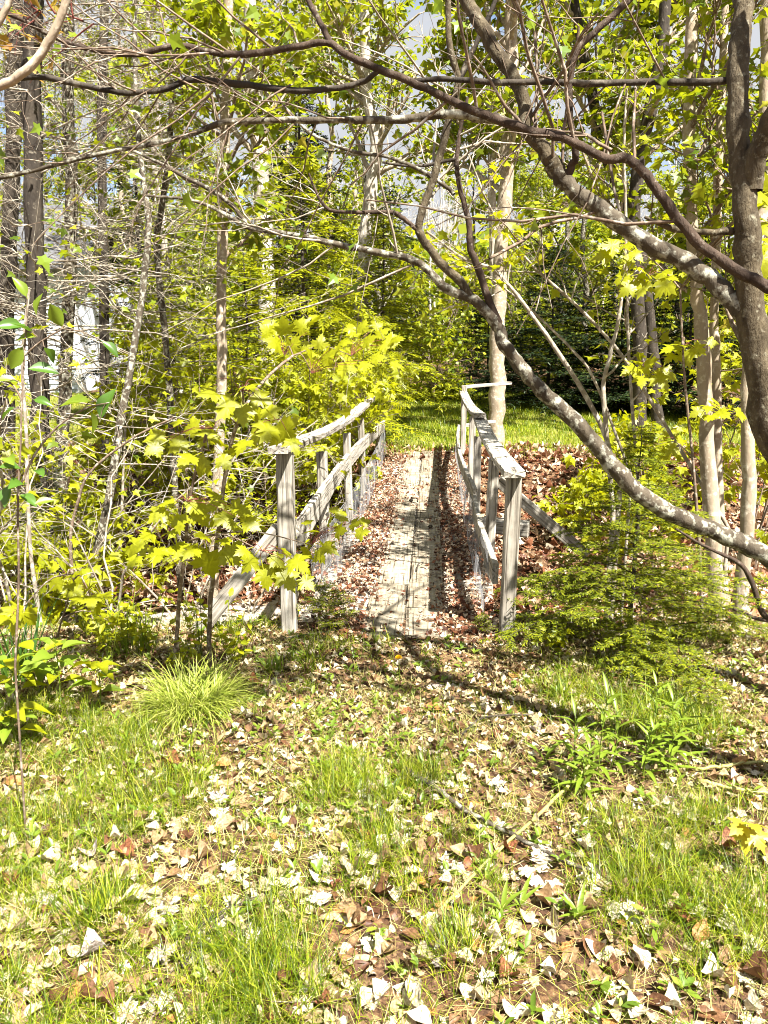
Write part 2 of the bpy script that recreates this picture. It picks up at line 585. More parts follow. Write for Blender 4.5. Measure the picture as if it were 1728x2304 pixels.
def board(name, p0, p1, w, t, up=(0, 0, 1), parent=bridge, curve=None, seed=0, rough=.003, mat='wood', n=None, twist=0.0):
    """a sawn board from p0 to p1 with worn edges: width w across, thickness t along up; local X runs along the grain"""
    r = np.random.default_rng(seed + int(abs(p0[0] * 913 + p0[1] * 377 + p1[2] * 71) * 10) % 99999)
    p0, p1 = np.asarray(p0, float), np.asarray(p1, float)
    L = np.linalg.norm(p1 - p0)
    x = (p1 - p0) / L
    up = np.asarray(up, float)
    y = unit(np.cross(up, x)[None])[0]
    z = np.cross(x, y)
    n = n or max(3, int(L / .12))
    c = min(w, t) * .12
    prof = np.array([(-w / 2 + c, -t / 2), (w / 2 - c, -t / 2), (w / 2, -t / 2 + c), (w / 2, t / 2 - c), (w / 2 - c, t / 2), (-w / 2 + c, t / 2), (-w / 2, t / 2 - c), (-w / 2, -t / 2 + c)])
    V = []
    for i in range(n + 1):
        u = i / n
        dz = curve(u) if curve else 0.0
        pr = prof * (1 + r.normal() * .012) + r.normal(size=(8, 2)) * rough * .5
        tw = twist * (u - .5)
        pr = pr @ np.array([[math.cos(tw), math.sin(tw)], [-math.sin(tw), math.cos(tw)]])
        ex = (r.normal(size=8) * rough * 1.5) if i in (0, n) else np.zeros(8)
        for k in range(8):
            V.append((u * L + ex[k], pr[k, 0], pr[k, 1] + dz))
    Q = [(i * 8 + k, i * 8 + (k + 1) % 8, (i + 1) * 8 + (k + 1) % 8, (i + 1) * 8 + k) for i in range(n) for k in range(8)]
    V = np.array(V)
    m = len(V)
    V = np.vstack([V, V[:8].mean(0), V[-8:].mean(0)])
    T = [(m, (k + 1) % 8, k) for k in range(8)] + [(m + 1, n * 8 + k, n * 8 + (k + 1) % 8) for k in range(8)]
    g = Geo()
    g.add(V, np.array(Q), np.array(T))
    o = obj(name, g.mesh(name, M[mat], smooth=False), parent)
    loc = p0 - np.array(parent.location) if parent is not None else p0
    o.matrix_basis = Matrix(((x[0], y[0], z[0], loc[0]), (x[1], y[1], z[1], loc[1]), (x[2], y[2], z[2], loc[2]), (0, 0, 0, 1)))
    return o


def s_of(px, py, z):
    """distance along the bridge of a point seen at px, py at height z"""
    return float(np.dot(G(px, py, z) - B0, ax))


# cross planks under the leaves
s = -.12
while s < BL + .25:
    w = .137 + rng.uniform(-.004, .004)
    board('deck_plank', BR(s + w / 2, -HW + .02 + rng.normal() * .008, -.035), BR(s + w / 2, HW - .02 + rng.normal() * .008, -.035 + rng.normal() * .003), w, .036)
    s += w + .006
# two lengthwise rows of walkway boards
cuts_r = [-.10, .42, 1.02, 1.78, 2.62, 3.3, 4.05, 4.9, 5.75, BL + .2]
cuts_l = [-.10, .45, .98, 1.86, 2.7, 3.36, 4.2, 5.0, 5.7, BL + .15]
for cuts, l0, sg in ((cuts_r, .133, 1), (cuts_l, -.110, -1)):
    for q in range(len(cuts) - 1):
        a, b = cuts[q] + .008, cuts[q + 1] - .008
        dr = .03 - .035 * (a / BL)
        board('walkway_board', BR(a, l0 + dr + rng.normal() * .006, .005), BR(b, l0 + dr - .004 + rng.normal() * .006, .005 + rng.normal() * .002), .232 + rng.uniform(-.010, .006), .03, mat='deck_wood')
# stringers
for l in (-HW + .07, 0, HW - .07):
    board('stringer', BR(-.15, l, -.145), BR(BL + .2, l, -.145), .07, .18, curve=lambda u: float(sag(u * BL)))


def post(s, l, top, bot=-.25, w=.088, d=.088, lean=(0, 0)):
    return board('post', BR(s, l, bot), BR(s + lean[1], l + lean[0], top), w, d, up=tuple(-ax))


# handrail heights read from the photograph
def zat(px, py, s, l):
    """height at which the line through px, py passes over the point s, l of the bridge"""
    p = B0 + ax * s + sd * l
    return float(A(px, py, p[1])[2])


LX = -HW
RX = HW
zL1 = zat(640, 1015, .0, LX)
post(.0, LX, zL1, -.35, .086, .09)
post(1.55, LX, .87, -.4, .075, .085, (-.03, .02))
post(3.2, LX, .86, -.4, .07, .085, (-.02, -.08))
post(4.75, LX, .84, -.4, .07, .085, (-.035, -.1))
post(BL - .1, LX, .48, -.3, .07, .085)
zR1 = zat(1150, 1068, 0, RX)
post(.0, RX, zR1, -.3, .080, .088, (.012, 0))
post(1.5, RX, .83, -.4, .075, .085, (.02, .0))
post(3.15, RX, .84, -.4, .07, .085, (-.01, 0))
post(4.55, RX, .88, -.4, .07, .085, (.01, 0))
post(BL, RX, .98, -.3, .075, .085)


def rail(name, l, s0, z0, s1, z1, w, t, sagm, up=(0, 0, 1), twist=0.):
    p0 = B0 + ax * s0 + sd * l
    p1 = B0 + ax * s1 + sd * (l if not isinstance(l, tuple) else l[1])
    p0[2], p1[2] = z0, z1
    return board(name, p0, p1, w, t, up, curve=lambda u: -sagm * math.sin(math.pi * u), twist=twist)


# left: flat cap rail, upright lower rail
rail('top_rail', LX - .005, -.16, zL1 + .028, 5.85, .90, .11, .04, .075, twist=.08)
up_side = tuple(sd)
rail('lower_rail', LX + .065, .03, zat(672, 1198, .03, LX + .06), BL + .12, .40, .145, .04, .075, up_side, .06)
# right: two cap boards, two lower boards
rail('top_rail', RX + .0, -.14, zR1 + .026, 3.35, zat(1085, 937, 3.2, RX), .112, .038, .045, twist=-.04)
rail('top_rail', RX - .01, 2.85, zat(1120, 938, 2.95, RX) + .02, BL + .12, zat(1046, 883, BL, RX), .11, .038, .05, twist=.05)
rail('lower_rail', RX - .062, .1, zat(1132, 1290, .1, RX - .06), 2.55, zat(1096, 1122, 2.5, RX - .06), .12, .036, .02, up_side)
rail('lower_rail', RX - .062, 2.35, zat(1092, 1115, 2.5, RX - .06) + .03, BL + .05, zat(1040, 965, BL, RX - .06), .12, .036, .07, up_side)
# cross piece at the far right end, reaching towards the tall trunk
pe = A(1146, 862, BR(BL, 0, 0)[1] + .4)
board('end_rail', BR(BL + .03, RX, .0) * np.array((1, 1, 0)) + np.array((0, 0, zat(1050, 876, BL, RX) + .03)), pe, .12, .04)
pe2 = A(1110, 948, BR(BL, 0, 0)[1] + .4)
board('end_rail', BR(BL + .03, RX, .0) * np.array((1, 1, 0)) + np.array((0, 0, zat(1048, 958, BL, RX))), pe2, .1, .04)
# braces from the posts to outriggers
br = BR(1.5, RX + .05, .68)
fo = A(1300, 1232, BR(1.5, 0, 0)[1] - .05)
board('brace', br, fo + (fo - br) * .12, .085, .045, up=tuple(-ax))
board('outrigger', BR(1.5, HW - .3, -.30), np.array((fo[0] + .25, fo[1], float(GZ(fo[0] + .25, fo[1])) + .03)), .09, .09)
bl = A(628, 1190, BR(.05, 0, 0)[1])
bf = A(448, 1420, BR(.05, 0, 0)[1])
board('brace', bl, bf + (bf - bl) * .15, .09, .05, up=tuple(-ax))
board('sill_beam', BR(-.1, -HW - .55, -.09), BR(-.1, HW + .15, -.075), .13, .12)
board('cross_log', BR(2.6, HW + .03, .12), BR(2.5, HW + .42, .10), .14, .13)


def netting(l, side, seed, zt0, zt1):
    """loose hexagonal chicken wire hung from the lower rail down to the deck edge"""
    r = np.random.default_rng(seed)
    n, k = 190, 11
    s = np.linspace(.15, BL - .1, n)
    P = np.zeros((n, k, 3))
    for j in range(k):
        v = j / (k - 1)
        zz = np.where((j + np.arange(n)) % 2 == 0, .0046, -.0046) * (1 if j % 2 == 0 else 1)
        ss = s + zz + (fbm(s * 4 + seed, np.full(n, v * 3 + seed)) - .5) * .06
        top = zt0 + (zt1 - zt0) * (s / BL) - .11 * np.sin(np.pi * s / BL)
        bot = -.03 + sag(s)
        bul = (fbm(s * 2.6 + seed * 3, np.full(n, v * 2.3)) - .35) * .07 * math.sin(math.pi * min(1, v * .9 + .1)) + .02 * v
        zc = top * (1 - v) + bot * v + (fbm(s * 6, np.full(n, v * 4 + 7)) - .5) * .03
        p = B0[None] + ax[None] * ss[:, None] + sd[None] * (l + side * bul)[:, None]
        P[:, j] = np.column_stack([p[:, :2], zc])
    g = Geo()
    tubes(g, P, np.full((n, k), .0010), 3)
    for v in (0, 5, 10):
        tubes(g, P[:, v], np.full(n, .0015), 3)
    o = g.build('wire_netting', M['wire'], bridge)
    return tag(o, 'loose crumpled grey chicken wire')


netting(LX + .09, 1, 3, .42, .40)
netting(RX - .09, -1, 8, .42, .40)


# ------------------------------------------------------------------ growing wood
def grow(P, Rr, n, lmin, lmax, ang, up=0., K=5, t0=.25, curv=.25, rk=.6, flat=0.):
    """children of the limbs P (N,K,3) / Rr (N,K): returns the paths and radii of n twigs on each"""
    N, K0, _ = P.shape
    if N == 0:
        return np.zeros((0, K, 3)), np.zeros((0, K))
    t = rng.uniform(t0, 1, (N, n)) * (K0 - 1 - 1e-6)
    i = t.astype(int)
    f = (t - i)[..., None]
    ar = np.arange(N)[:, None]
    st = P[ar, i] * (1 - f) + P[ar, i + 1] * f
    tn = unit(P[ar, i + 1] - P[ar, i])
    rr = Rr[ar, i] * rk
    rv = rdir(N * n).reshape(N, n, 3)
    perp = unit(rv - (rv * tn).sum(-1, keepdims=True) * tn)
    if flat:
        perp[..., 2] *= 1 - flat
        perp = unit(perp)
    a = rng.uniform(ang[0], ang[1], (N, n, 1))
    d = tn * np.cos(a) + perp * np.sin(a)
    d[..., 2] += up
    d = unit(d).reshape(-1, 3)
    m = N * n
    L = rng.uniform(lmin, lmax, m) * (1.1 - .6 * (t / (K0 - 1)).reshape(-1))
    cv = rdir(m) * curv
    cv[:, 2] += up * .3
    pts = [st.reshape(-1, 3)]
    for k in range(1, K):
        dd = unit(d + cv * (k / K) + rng.normal(size=(m, 3)) * .10)
        pts.append(pts[-1] + dd * (L / (K - 1))[:, None])
    Q = np.stack(pts, 1)
    r0 = rr.reshape(-1)
    RR = r0[:, None] * np.linspace(1, .35, K)[None]
    return Q, RR


def leaf_at(Q, n, spread, sz, up=1.0, droop=.3, tpos=(.3, 1)):
    """leaf positions, frames and sizes along the twigs Q"""
    N, K, _ = Q.shape
    t = rng.uniform(tpos[0], tpos[1], (N, n)) * (K - 1 - 1e-6)
    i = t.astype(int)
    f = (t - i)[..., None]
    ar = np.arange(N)[:, None]
    p = (Q[ar, i] * (1 - f) + Q[ar, i + 1] * f).reshape(-1, 3)
    m = len(p)
    Y = rdir(m)
    Y[:, 2] = -droop + Y[:, 2] * .3
    Y = unit(Y)
    Z = rng.normal(size=(m, 3)) * .55
    Z[:, 2] += up
    Z = unit(Z - (Z * Y).sum(-1, keepdims=True) * Y)
    p = p + Y * spread * rng.uniform(.2, 1, (m, 1))
    return p, frames(Z, Y), rng.uniform(sz[0], sz[1], m)


def poly(pts, w0, w1, ext=None, n=None):
    """world path and radii from photograph points (px, py, distance) and widths in photograph pixels"""
    W = np.array([A(*p) for p in pts])
    n = n or max(8, len(pts) * 4)
    P = catmull(W, n)
    dep = P[:, 1]
    w = np.interp(np.linspace(0, 1, n), np.linspace(0, 1, len(w0)), w0) if isinstance(w0, (list, tuple)) else np.linspace(w0, w1, n)
    R = w / 2 * dep / F
    R = R * (1 + rng.normal(size=n) * .045)
    P = P + rng.normal(size=P.shape) * (R * .10)[:, None]
    return P, R


def crown_on(root, P, R, leafmat, sizes, n1=14, l1=(1, 2.4), n2=6, n3=4, nl=6, t0=.35, up=.25, tm=MAPLE_LO, twig=None, spread=.12, name='crown', rk=.45, k2=.45, k3=.4):
    Q1, R1 = grow(P[None], R[None], n1, l1[0], l1[1], (.7, 1.25), up, 7, t0, .3, rk)
    Q2, R2 = grow(Q1, R1, n2, l1[0] * k2, l1[1] * k2, (.5, 1.1), .05, 5, .25, .3, .6, .4)
    Q3, R3 = grow(Q2, R2, n3, l1[0] * k2 * k3, l1[1] * k2 * k3, (.4, 1.1), .0, 4, .2, .3, .6, .4)
    g = Geo()
    tubes(g, Q1, R1, 5)
    tubes(g, Q2, np.maximum(R2, .0025), 3)
    tubes(g, Q3, np.maximum(R3, .0015), 3)
    o = g.build('limbs', twig or M['bark_tan'], root)
    o['kind'] = 'stuff'
    if nl:
        lg = Geo()
        scatter(lg, tm, *leaf_at(Q3, nl, spread, sizes))
        c = lg.build(name, leafmat, root, False)
        c['kind'] = 'stuff'
    return Q1, R1, Q2, R2, Q3, R3


def trunk_tree(name, label, cat, pts, w0, w1, barkm, leafm, sizes, group=None, sides=9, **kw):
    P, R = poly(pts, w0, w1)
    base = P[0].copy()
    base[2] = float(GZ(base[0], base[1]))
    if P[0][2] > base[2] - .02:
        P = np.vstack([[P[0] * np.array((1, 1, 0)) + np.array((0, 0, base[2] - .08))], P])
        R = np.concatenate([[R[0] * 1.15], R])
    root = thing(name, base, label, cat, group)
    g = Geo()
    tubes(g, P, R, sides)
    g.build('trunk', M[barkm], root)
    if leafm or kw.get('nl') == 0:
        crown_on(root, P, R, M[leafm] if leafm else None, sizes, **kw)
    return root, P, R


# ------------------------------------------------------------------ conifers
def conifer(root, H, Lmax, nb, r0, needle, matn, matb, whorl=True, droop=.25, nspace=.006, spacing=.05, hmin=.06, upd=.15, rag=.25, third=True, pw=.8):
    """an evergreen: tapered stem, tiers of flat drooping sprays, needles as small blades"""
    g, ng = Geo(), Geo()
    base = np.array(root.location)
    zt = np.linspace(-.05, H, 14)
    P = np.column_stack([np.cumsum(rng.normal(size=14)) * H * .004, np.cumsum(rng.normal(size=14)) * H * .004, zt]) + base
    tubes(g, P, np.linspace(r0, r0 * .12, 14), 7)
    g.build('trunk', matb, root)
    sp_p, sp_r = [], []
    for b in range(nb):
        h = hmin + (1 - hmin) * (b + rng.uniform(0, .8)) / nb
        L = Lmax * max(.05, (1 - h)) ** pw * rng.uniform(1 - rag, 1 + rag * .4)
        az = b * 2.399 + rng.normal() * .3
        d = np.array((math.cos(az), math.sin(az), 0))
        K = 9
        t = np.linspace(0, 1, K)
        up = upd * (1 + h)
        st = np.array([np.interp(h * H, zt, P[:, 0]), np.interp(h * H, zt, P[:, 1]), base[2] + h * H])
        B = st[None] + d[None] * (L * t)[:, None]
        B[:, 2] += L * (up * t - droop * t * t * (1 + .3 * rng.normal()))
        B += np.cumsum(rng.normal(size=(K, 3)) * L * .012, 0)
        sp_p.append(B)
        sp_r.append(np.linspace(max(r0 * .25 * (1 - h * .6), .0025), .0012, K))
    Bp, Br = np.array(sp_p), np.array(sp_r)
    # flat side branchlets
    Ls = np.linalg.norm(Bp[:, -1] - Bp[:, 0], axis=1)
    paths = []
    for q in range(nb):
        n = max(3, int(Ls[q] / spacing))
        for j in range(n):
            t = (.12 + .86 * (j + rng.uniform(0, .6)) / n) * 8
            i = min(int(t), 7)
            f = t - i
            st = Bp[q, i] * (1 - f) + Bp[q, i + 1] * f
            tn = Bp[q, i + 1] - Bp[q, i]
            tn = tn / np.linalg.norm(tn)
            sdv = np.array((-tn[1], tn[0], 0)) * (1 if j % 2 else -1)
            a = rng.uniform(.75, 1.05)
            l = Ls[q] * (.42 * (1 - t / 8.6)) * rng.uniform(.6, 1.2) + spacing * .8
            dv = tn * math.cos(a) + sdv * math.sin(a)
            pts = [st + dv * l * k / 3 + tn * (l * .12 * (k / 3) ** 2) + np.array((0, 0, -droop * .5 * l * (k / 3) ** 2 + rng.normal() * l * .03)) for k in range(4)]
            paths.append(pts)
    C = np.array(paths)
    if third:
        D, _ = grow(C, np.full(C.shape[:2], .001), 3, spacing * .9, spacing * 2.2, (.6, .9), -.05, 4, .2, .1, .6, .8)
        C = np.concatenate([C, D])
    wg = Geo()
    tubes(wg, Bp, Br, 4)
    tubes(wg, C, np.full(C.shape[:2], max(.0009, r0 * .02)), 3)
    wg.build('limbs', matb, root)['kind'] = 'stuff'
    Bq = np.stack([Bp[:, 2], Bp[:, 4], Bp[:, 6], Bp[:, 8]], 1)
    allp = np.concatenate([C, Bq])
    lens = np.linalg.norm(allp[:, -1] - allp[:, 0], axis=1)
    nn = np.maximum(3, (lens / nspace).astype(int))
    idx = np.repeat(np.arange(len(allp)), nn)
    t = rng.uniform(0, 1, len(idx)) * 2.9999
    i = t.astype(int)
    f = (t - i)[:, None]
    p = allp[idx, i] * (1 - f) + allp[idx, i + 1] * f
    tn = unit(allp[idx, i + 1] - allp[idx, i])
    sg = np.where(rng.random(len(idx)) < .5, 1, -1)[:, None]
    sv = np.cross(tn, np.array((0, 0, 1.0))[None]) * sg
    Y = unit(tn * rng.uniform(.3, .9, (len(idx), 1)) + sv + rng.normal(size=(len(idx), 3)) * .22)
    Z = rng.normal(size=Y.shape) * .3
    Z[:, 2] += 1
    Z = unit(Z - (Z * Y).sum(-1, keepdims=True) * Y)
    nl, nw = needle
    tm = (np.array([(-nw / nl / 2, 0, 0), (nw / nl / 2, 0, 0), (nw / nl * .35, .8, 0), (0, 1, -.05), (-nw / nl * .35, .8, 0)]), (np.array([(0, 1, 2, 4)]), np.array([(4, 2, 3)])))
    scatter(ng, tm, p, frames(Z, Y), nl * rng.uniform(.7, 1.15, len(p)))
    c = ng.build('needles', matn, root, False)
    c['kind'] = 'stuff'


def copy_tree(src, loc, rz, sc, label=None, group=None, lean=0.):
    r = src.copy()
    COL.objects.link(r)
    r.location = loc
    r.rotation_euler = (lean * math.cos(rz * 7), lean * math.sin(rz * 5), rz)
    r.scale = (sc, sc, sc)
    if label:
        r['label'] = label
    if group:
        r['group'] = group
    for ch in src.children:
        c = ch.copy()
        COL.objects.link(c)
        c.parent = r
    return r



# ------------------------------------------------------------------ house behind the trees on the left
hx0, hx1, hy, hz = -17.0, -8.55, 22.0, float(GZ(-11, 22)) - .2
house = thing('house', (hx1, hy, hz), 'pale blue clapboard house seen in slivers between the trunks', 'house')
g = Geo()
_bq = [(0, 1, 5, 4), (1, 2, 6, 5), (2, 3, 7, 6), (3, 0, 4, 7)]
g.add([(hx0, hy, hz), (hx1, hy, hz), (hx1, hy + 7, hz), (hx0, hy + 7, hz), (hx0, hy, hz + 3.7), (hx1, hy, hz + 3.7), (hx1, hy + 7, hz + 3.7), (hx0, hy + 7, hz + 3.7)], np.array(_bq))
g.build('wall', M['siding'], house, False)
for k in range(25):
    z = hz + .3 + k * .136
    q = Geo()
    q.add([(hx0, hy - .035, z), (hx1 - .09, hy - .035, z), (hx1 - .09, hy - .008, z + .136), (hx0, hy - .008, z + .136), (hx0, hy - .004, z), (hx1 - .09, hy - .004, z)], np.array([(0, 1, 2, 3), (4, 5, 1, 0)]))
    q.build('clapboard', M['siding'], house, False)


def boxgeo(x0, x1, y0, y1, z0, z1):
    g = Geo()
    g.add([(x0, y0, z0), (x1, y0, z0), (x1, y1, z0), (x0, y1, z0), (x0, y0, z1), (x1, y0, z1), (x1, y1, z1), (x0, y1, z1)],
          np.array([(0, 1, 5, 4), (1, 2, 6, 5), (2, 3, 7, 6), (3, 0, 4, 7), (4, 5, 6, 7), (3, 2, 1, 0)]))
    return g


boxgeo(hx1 - .09, hx1 + .03, hy - .05, hy + .1, hz, hz + 3.7).build('corner_board', M['trim'], house, False)
for wx in (-11.2, -14.4):
    fr = boxgeo(wx - .55, wx + .55, hy - .07, hy - .02, hz + 1.6, hz + 3.1).build('window', M['trim'], house, False)
    for sx in (-1, 1):
        for z0 in (1.7, 2.4):
            boxgeo(wx + sx * .26 - .21, wx + sx * .26 + .21, hy - .085, hy - .06, hz + z0, hz + z0 + .6).build('pane', M['glass'], fr, False)
g = Geo()
g.add([(hx0 - .4, hy - .5, hz + 3.5), (hx1 + .4, hy - .5, hz + 3.5), (hx1 + .4, hy + 3.5, hz + 5.6), (hx0 - .4, hy + 3.5, hz + 5.6), (hx1 + .4, hy + 7.5, hz + 3.5), (hx0 - .4, hy + 7.5, hz + 3.5),
       (hx0 - .4, hy - .5, hz + 3.66), (hx1 + .4, hy - .5, hz + 3.66), (hx1 + .4, hy + 3.5, hz + 5.76), (hx0 - .4, hy + 3.5, hz + 5.76), (hx1 + .4, hy + 7.5, hz + 3.66), (hx0 - .4, hy + 7.5, hz + 3.66)],
      np.array([(0, 3, 2, 1), (3, 5, 4, 2), (6, 7, 8, 9), (9, 8, 10, 11), (0, 1, 7, 6), (1, 2, 8, 7), (2, 4, 10, 8), (4, 5, 11, 10), (5, 3, 9, 11), (3, 0, 6, 9)]))
g.build('roof', M['roof'], house, False)

# ------------------------------------------------------------------ background wood: a few kinds of tree, each copied
def bg_tree(name, H, r0, seed, leafm, nl, sizes, label, group, low=.25, barkm='bark_grey', n1=20, l1=(1.6, 3.2), up=.3):
    root = thing(name, (0, 0, 0), label, 'tree', group)
    n = 16
    z = np.linspace(-.2, H, n)
    wob = np.cumsum(rng.normal(size=(n, 2)), 0) * H * .008
    P = np.column_stack([wob, z])
    R = r0 * np.linspace(1, .12, n) ** .9
    g = Geo()
    tubes(g, P, R, 8)
    g.build('trunk', M[barkm], root)
    crown_on(root, P, R, M[leafm], sizes, n1=n1, l1=l1, n2=6, n3=6, nl=nl, t0=low, up=up, tm=KITE, twig=M[barkm], spread=.14)
    return root


GA = ['grey-barked trees in the far wood', 'tan-barked trees in the far wood', 'pale-barked trees in the far wood', 'thicker grey trees in the far wood', 'dark-barked trees in the far wood']
LA = ['grey-barked tree with small yellow-green spring leaves, standing in the far wood', 'tall tan-barked tree with yellow-green spring leaves, standing in the far wood', 'slim pale-barked tree leafy almost to the ground, standing in the far wood',
      'thicker grey-barked tree with high yellow-green crown, standing in the far wood', 'short dark-barked tree with low leafy crown, standing in the far wood']
mats_ = ['bark_grey', 'bark_tan', 'bark_pale', 'bark_grey', 'bark_dark']
bgv = [bg_tree('maple_tree', [11, 13, 10, 12.5, 9][k], [.10, .13, .09, .12, .08][k], k, 'far_leaf', [8, 7, 9, 6, 10][k], (.08, .14), LA[k], GA[k], [.12, .22, .1, .25, .08][k], mats_[k]) for k in range(5)]
spots = [(-11.6, 31.5), (-14.5, 33.0), (-9.4, 30.5), (-17.5, 31.0), (-13, 37), (-7.0, 25.5), (-6.2, 19.5)]
for k in range(3000):
    y = 12.5 + 50 * rng.random() ** 1.35
    x = rng.uniform(-.62, .62) * (y + 3)
    if abs(x - .045 * y) < 2.0 + .05 * y and y < 18.5:
        continue
    if y < 17.5 and -3 < x < 7:
        continue
    if y < 22 and 70 - 1.2 / y * F < CX + x / y * F * .98 < 200 + 1.3 / y * F:
        continue
    if x < -6.2 - .12 * y and y < 24 and x > -.45 * y - 1:
        continue
    if any((x - a) ** 2 + (y - b) ** 2 < (1.35 + .025 * y) ** 2 for a, b in spots):
        continue
    spots.append((x, y))
    if len(spots) >= 64:
        break
for k, (x, y) in enumerate(spots):
    p = (x, y, float(GZ(x, y)))
    src = bgv[k % 5]
    if k < 5:
        src.location = p
        src.rotation_euler[2] = rng.uniform(0, 6.28)
    else:
        copy_tree(src, p, rng.uniform(0, 6.28), rng.uniform(.8, 1.2), lean=.06)

# understorey maples and bushes, leafy to the ground
GB = ['lobed-leaved bushes of the understorey'] * 2 + ['small-leaved bushes of the understorey'] * 2
LB = ['low bright bush with lobed leaves growing among the trunks of the wood'] * 2 + ['low bright bush with small plain leaves growing among the trunks of the wood'] * 2
bush = []
for k in range(4):
    root = thing('understorey_bush', (0, 0, 0), LB[k], 'bush', GB[k])
    tg, lg = Geo(), Geo()
    n = 7
    P0 = np.zeros((n, 7, 3))
    az = np.arange(n) * 2.4 + rng.uniform(0, 1, n)
    H = rng.uniform(1.4, 3.4, n)
    for i in range(7):
        u = i / 6
        P0[:, i] = np.column_stack([np.cos(az) * u * u * H * .35, np.sin(az) * u * u * H * .35, H * u - .05])
    R0 = np.linspace(.016, .005, 7)[None] * np.ones((n, 1))
    Q1, R1 = grow(P0, R0, 9, .5, 1.2, (.7, 1.3), .1, 5, .15, .2, .6)
    Q2, R2 = grow(Q1, R1, 5, .2, .55, (.4, 1.0), .0, 4, .2, .2, .6, .5)
    tubes(tg, P0, R0, 5)
    tubes(tg, Q1, R1, 3)
    tubes(tg, Q2, np.maximum(R2, .0015), 3)
    tg.build('stems', M['twig_brown'], root)
    scatter(lg, MAPLE_LO if k < 2 else KITE, *leaf_at(Q2, 5, .06, (.07, .13), 1.2, .35))
    c = lg.build('foliage', M['far_leaf'], root, False)
    c['kind'] = 'stuff'
    bush.append(root)
bs = []
for k in range(4000):
    y = 6.5 + 38 * rng.random() ** 1.3
    x = rng.uniform(-.62, .62) * (y + 2)
    if abs(x - .045 * y) < 2.2 + .03 * y and y < 19:
        continue
    if y < 18 and -2.8 < x < 6.8:
        continue
    if y < 12 and x > -2.6:
        continue
    if y < 23 and -60 < CX + x / y * F * .98 < 205 + .7 / y * F:
        continue
    if any((x - a) ** 2 + (y - b) ** 2 < (.8 + .02 * y) ** 2 for a, b in bs):
        continue
    bs.append((x, y))
    if len(bs) >= 80:
        break
for k, (x, y) in enumerate(bs):
    p = (x, y, float(GZ(x, y)))
    if k < 4:
        bush[k].location = p
    else:
        copy_tree(bush[k % 4], p, rng.uniform(0, 6.28), rng.uniform(.7, 1.3))

# the far edge of the wood: one mass of foliage nobody could count
fg = Geo()
n = 26000
ang = rng.uniform(-1.0, 1.0, n)
rad = rng.uniform(48, 74, n)
pos = np.column_stack([np.sin(ang) * rad, np.cos(ang) * rad, np.zeros(n)])
hh = rng.random(n) ** 1.3 * (5 + 6 * fbm(ang * 9 + 30, rad * .05))
pos[:, 2] = GZ(pos[:, 0], pos[:, 1]) + hh
Y = rdir(n)
Z = rng.normal(size=(n, 3))
Z[:, 2] += 1
Z = unit(Z - (Z * Y).sum(-1, keepdims=True) * Y)
scatter(fg, KITE, pos, frames(Z, Y), rng.uniform(.5, 1.15, n))
tag(fg.build('far_woods', M['far_leaf'], None, False), kind='stuff')
fg = Geo()
n = 170
ang = rng.uniform(-1, 1, n)
rad = rng.uniform(46, 76, n)
K = 8
P = np.zeros((n, K, 3))
P[:, :, 0] = (np.sin(ang) * rad)[:, None] + np.cumsum(rng.normal(size=(n, K)) * .12, 1)
P[:, :, 1] = (np.cos(ang) * rad)[:, None]
P[:, :, 2] = GZ(P[:, 0, 0], P[:, 0, 1])[:, None] - .3 + np.linspace(0, 1, K)[None] * rng.uniform(9, 15, n)[:, None]
R = rng.uniform(.08, .2, n)[:, None] * np.linspace(1, .2, K)[None]
tubes(fg, P, R, 5)
Q1, R1 = grow(P, R, 12, 1.5, 4, (.6, 1.2), .25, 5, .3, .3, .35)
tubes(fg, Q1, R1, 3)
Q2, R2 = grow(Q1, R1, 5, .8, 2, (.4, 1.0), .1, 4, .2, .3, .5)
tubes(fg, Q2, np.maximum(R2, .008), 3)
tag(fg.build('far_tree_trunks', M['bark_pale']), kind='stuff')

# ------------------------------------------------------------------ evergreens behind and beside the bridge
def evergreen(px, py, y, top_py, name, label, Lmax, nb, mat, needle=(.085, .028), nspace=.03, spacing=.13, **kw):
    b = A(px, py, y)
    z = float(GZ(b[0], b[1]))
    H = float(A(px, top_py, y)[2]) - z
    root = thing(name, (b[0], b[1], z), label, 'tree')
    conifer(root, H, Lmax, nb, H * .010 + .012, needle, M[mat], M['bark_dark'], nspace=nspace, spacing=spacing, **kw)
    return root


evergreen(690, 1010, 12.2, 330, 'hemlock_tree', 'light green hemlock with layered drooping boughs left of the far end of the bridge', 2.5, 80, 'fir_mid', third=True, droop=.35, hmin=.1)
evergreen(560, 1060, 9.6, 560, 'hemlock_tree', 'shorter yellow-green hemlock behind the left handrail', 1.9, 60, 'fir_mid', droop=.35, hmin=.08)
evergreen(865, 960, 15.5, 470, 'hemlock_tree', 'hemlock whose low boughs hang over the lawn beyond the bridge', 1.9, 80, 'fir_mid', droop=.4, hmin=.16)
evergreen(1225, 945, 18.3, 560, 'spruce_tree', 'dark dense spruce right behind the tall pale trunk at the lawn', 2.3, 110, 'fir_dark', droop=.2, hmin=.02)
evergreen(1390, 950, 17.5, 600, 'spruce_tree', 'dark spruce at the right edge of the lawn', 2.3, 100, 'fir_dark', droop=.2, hmin=.02)
evergreen(1540, 960, 16.2, 520, 'spruce_tree', 'dark spruce behind the two slim stems at right', 2.2, 90, 'fir_dark', droop=.2, hmin=.02)
evergreen(1095, 920, 22.5, 640, 'spruce_tree', 'small dark spruce at the back of the lawn', 1.7, 80, 'fir_dark', droop=.2, hmin=.02)
evergreen(880, 905, 25, 420, 'spruce_tree', 'tall dark spruce in the gap above the lawn', 2.6, 90, 'fir_dark', droop=.25, hmin=.25)
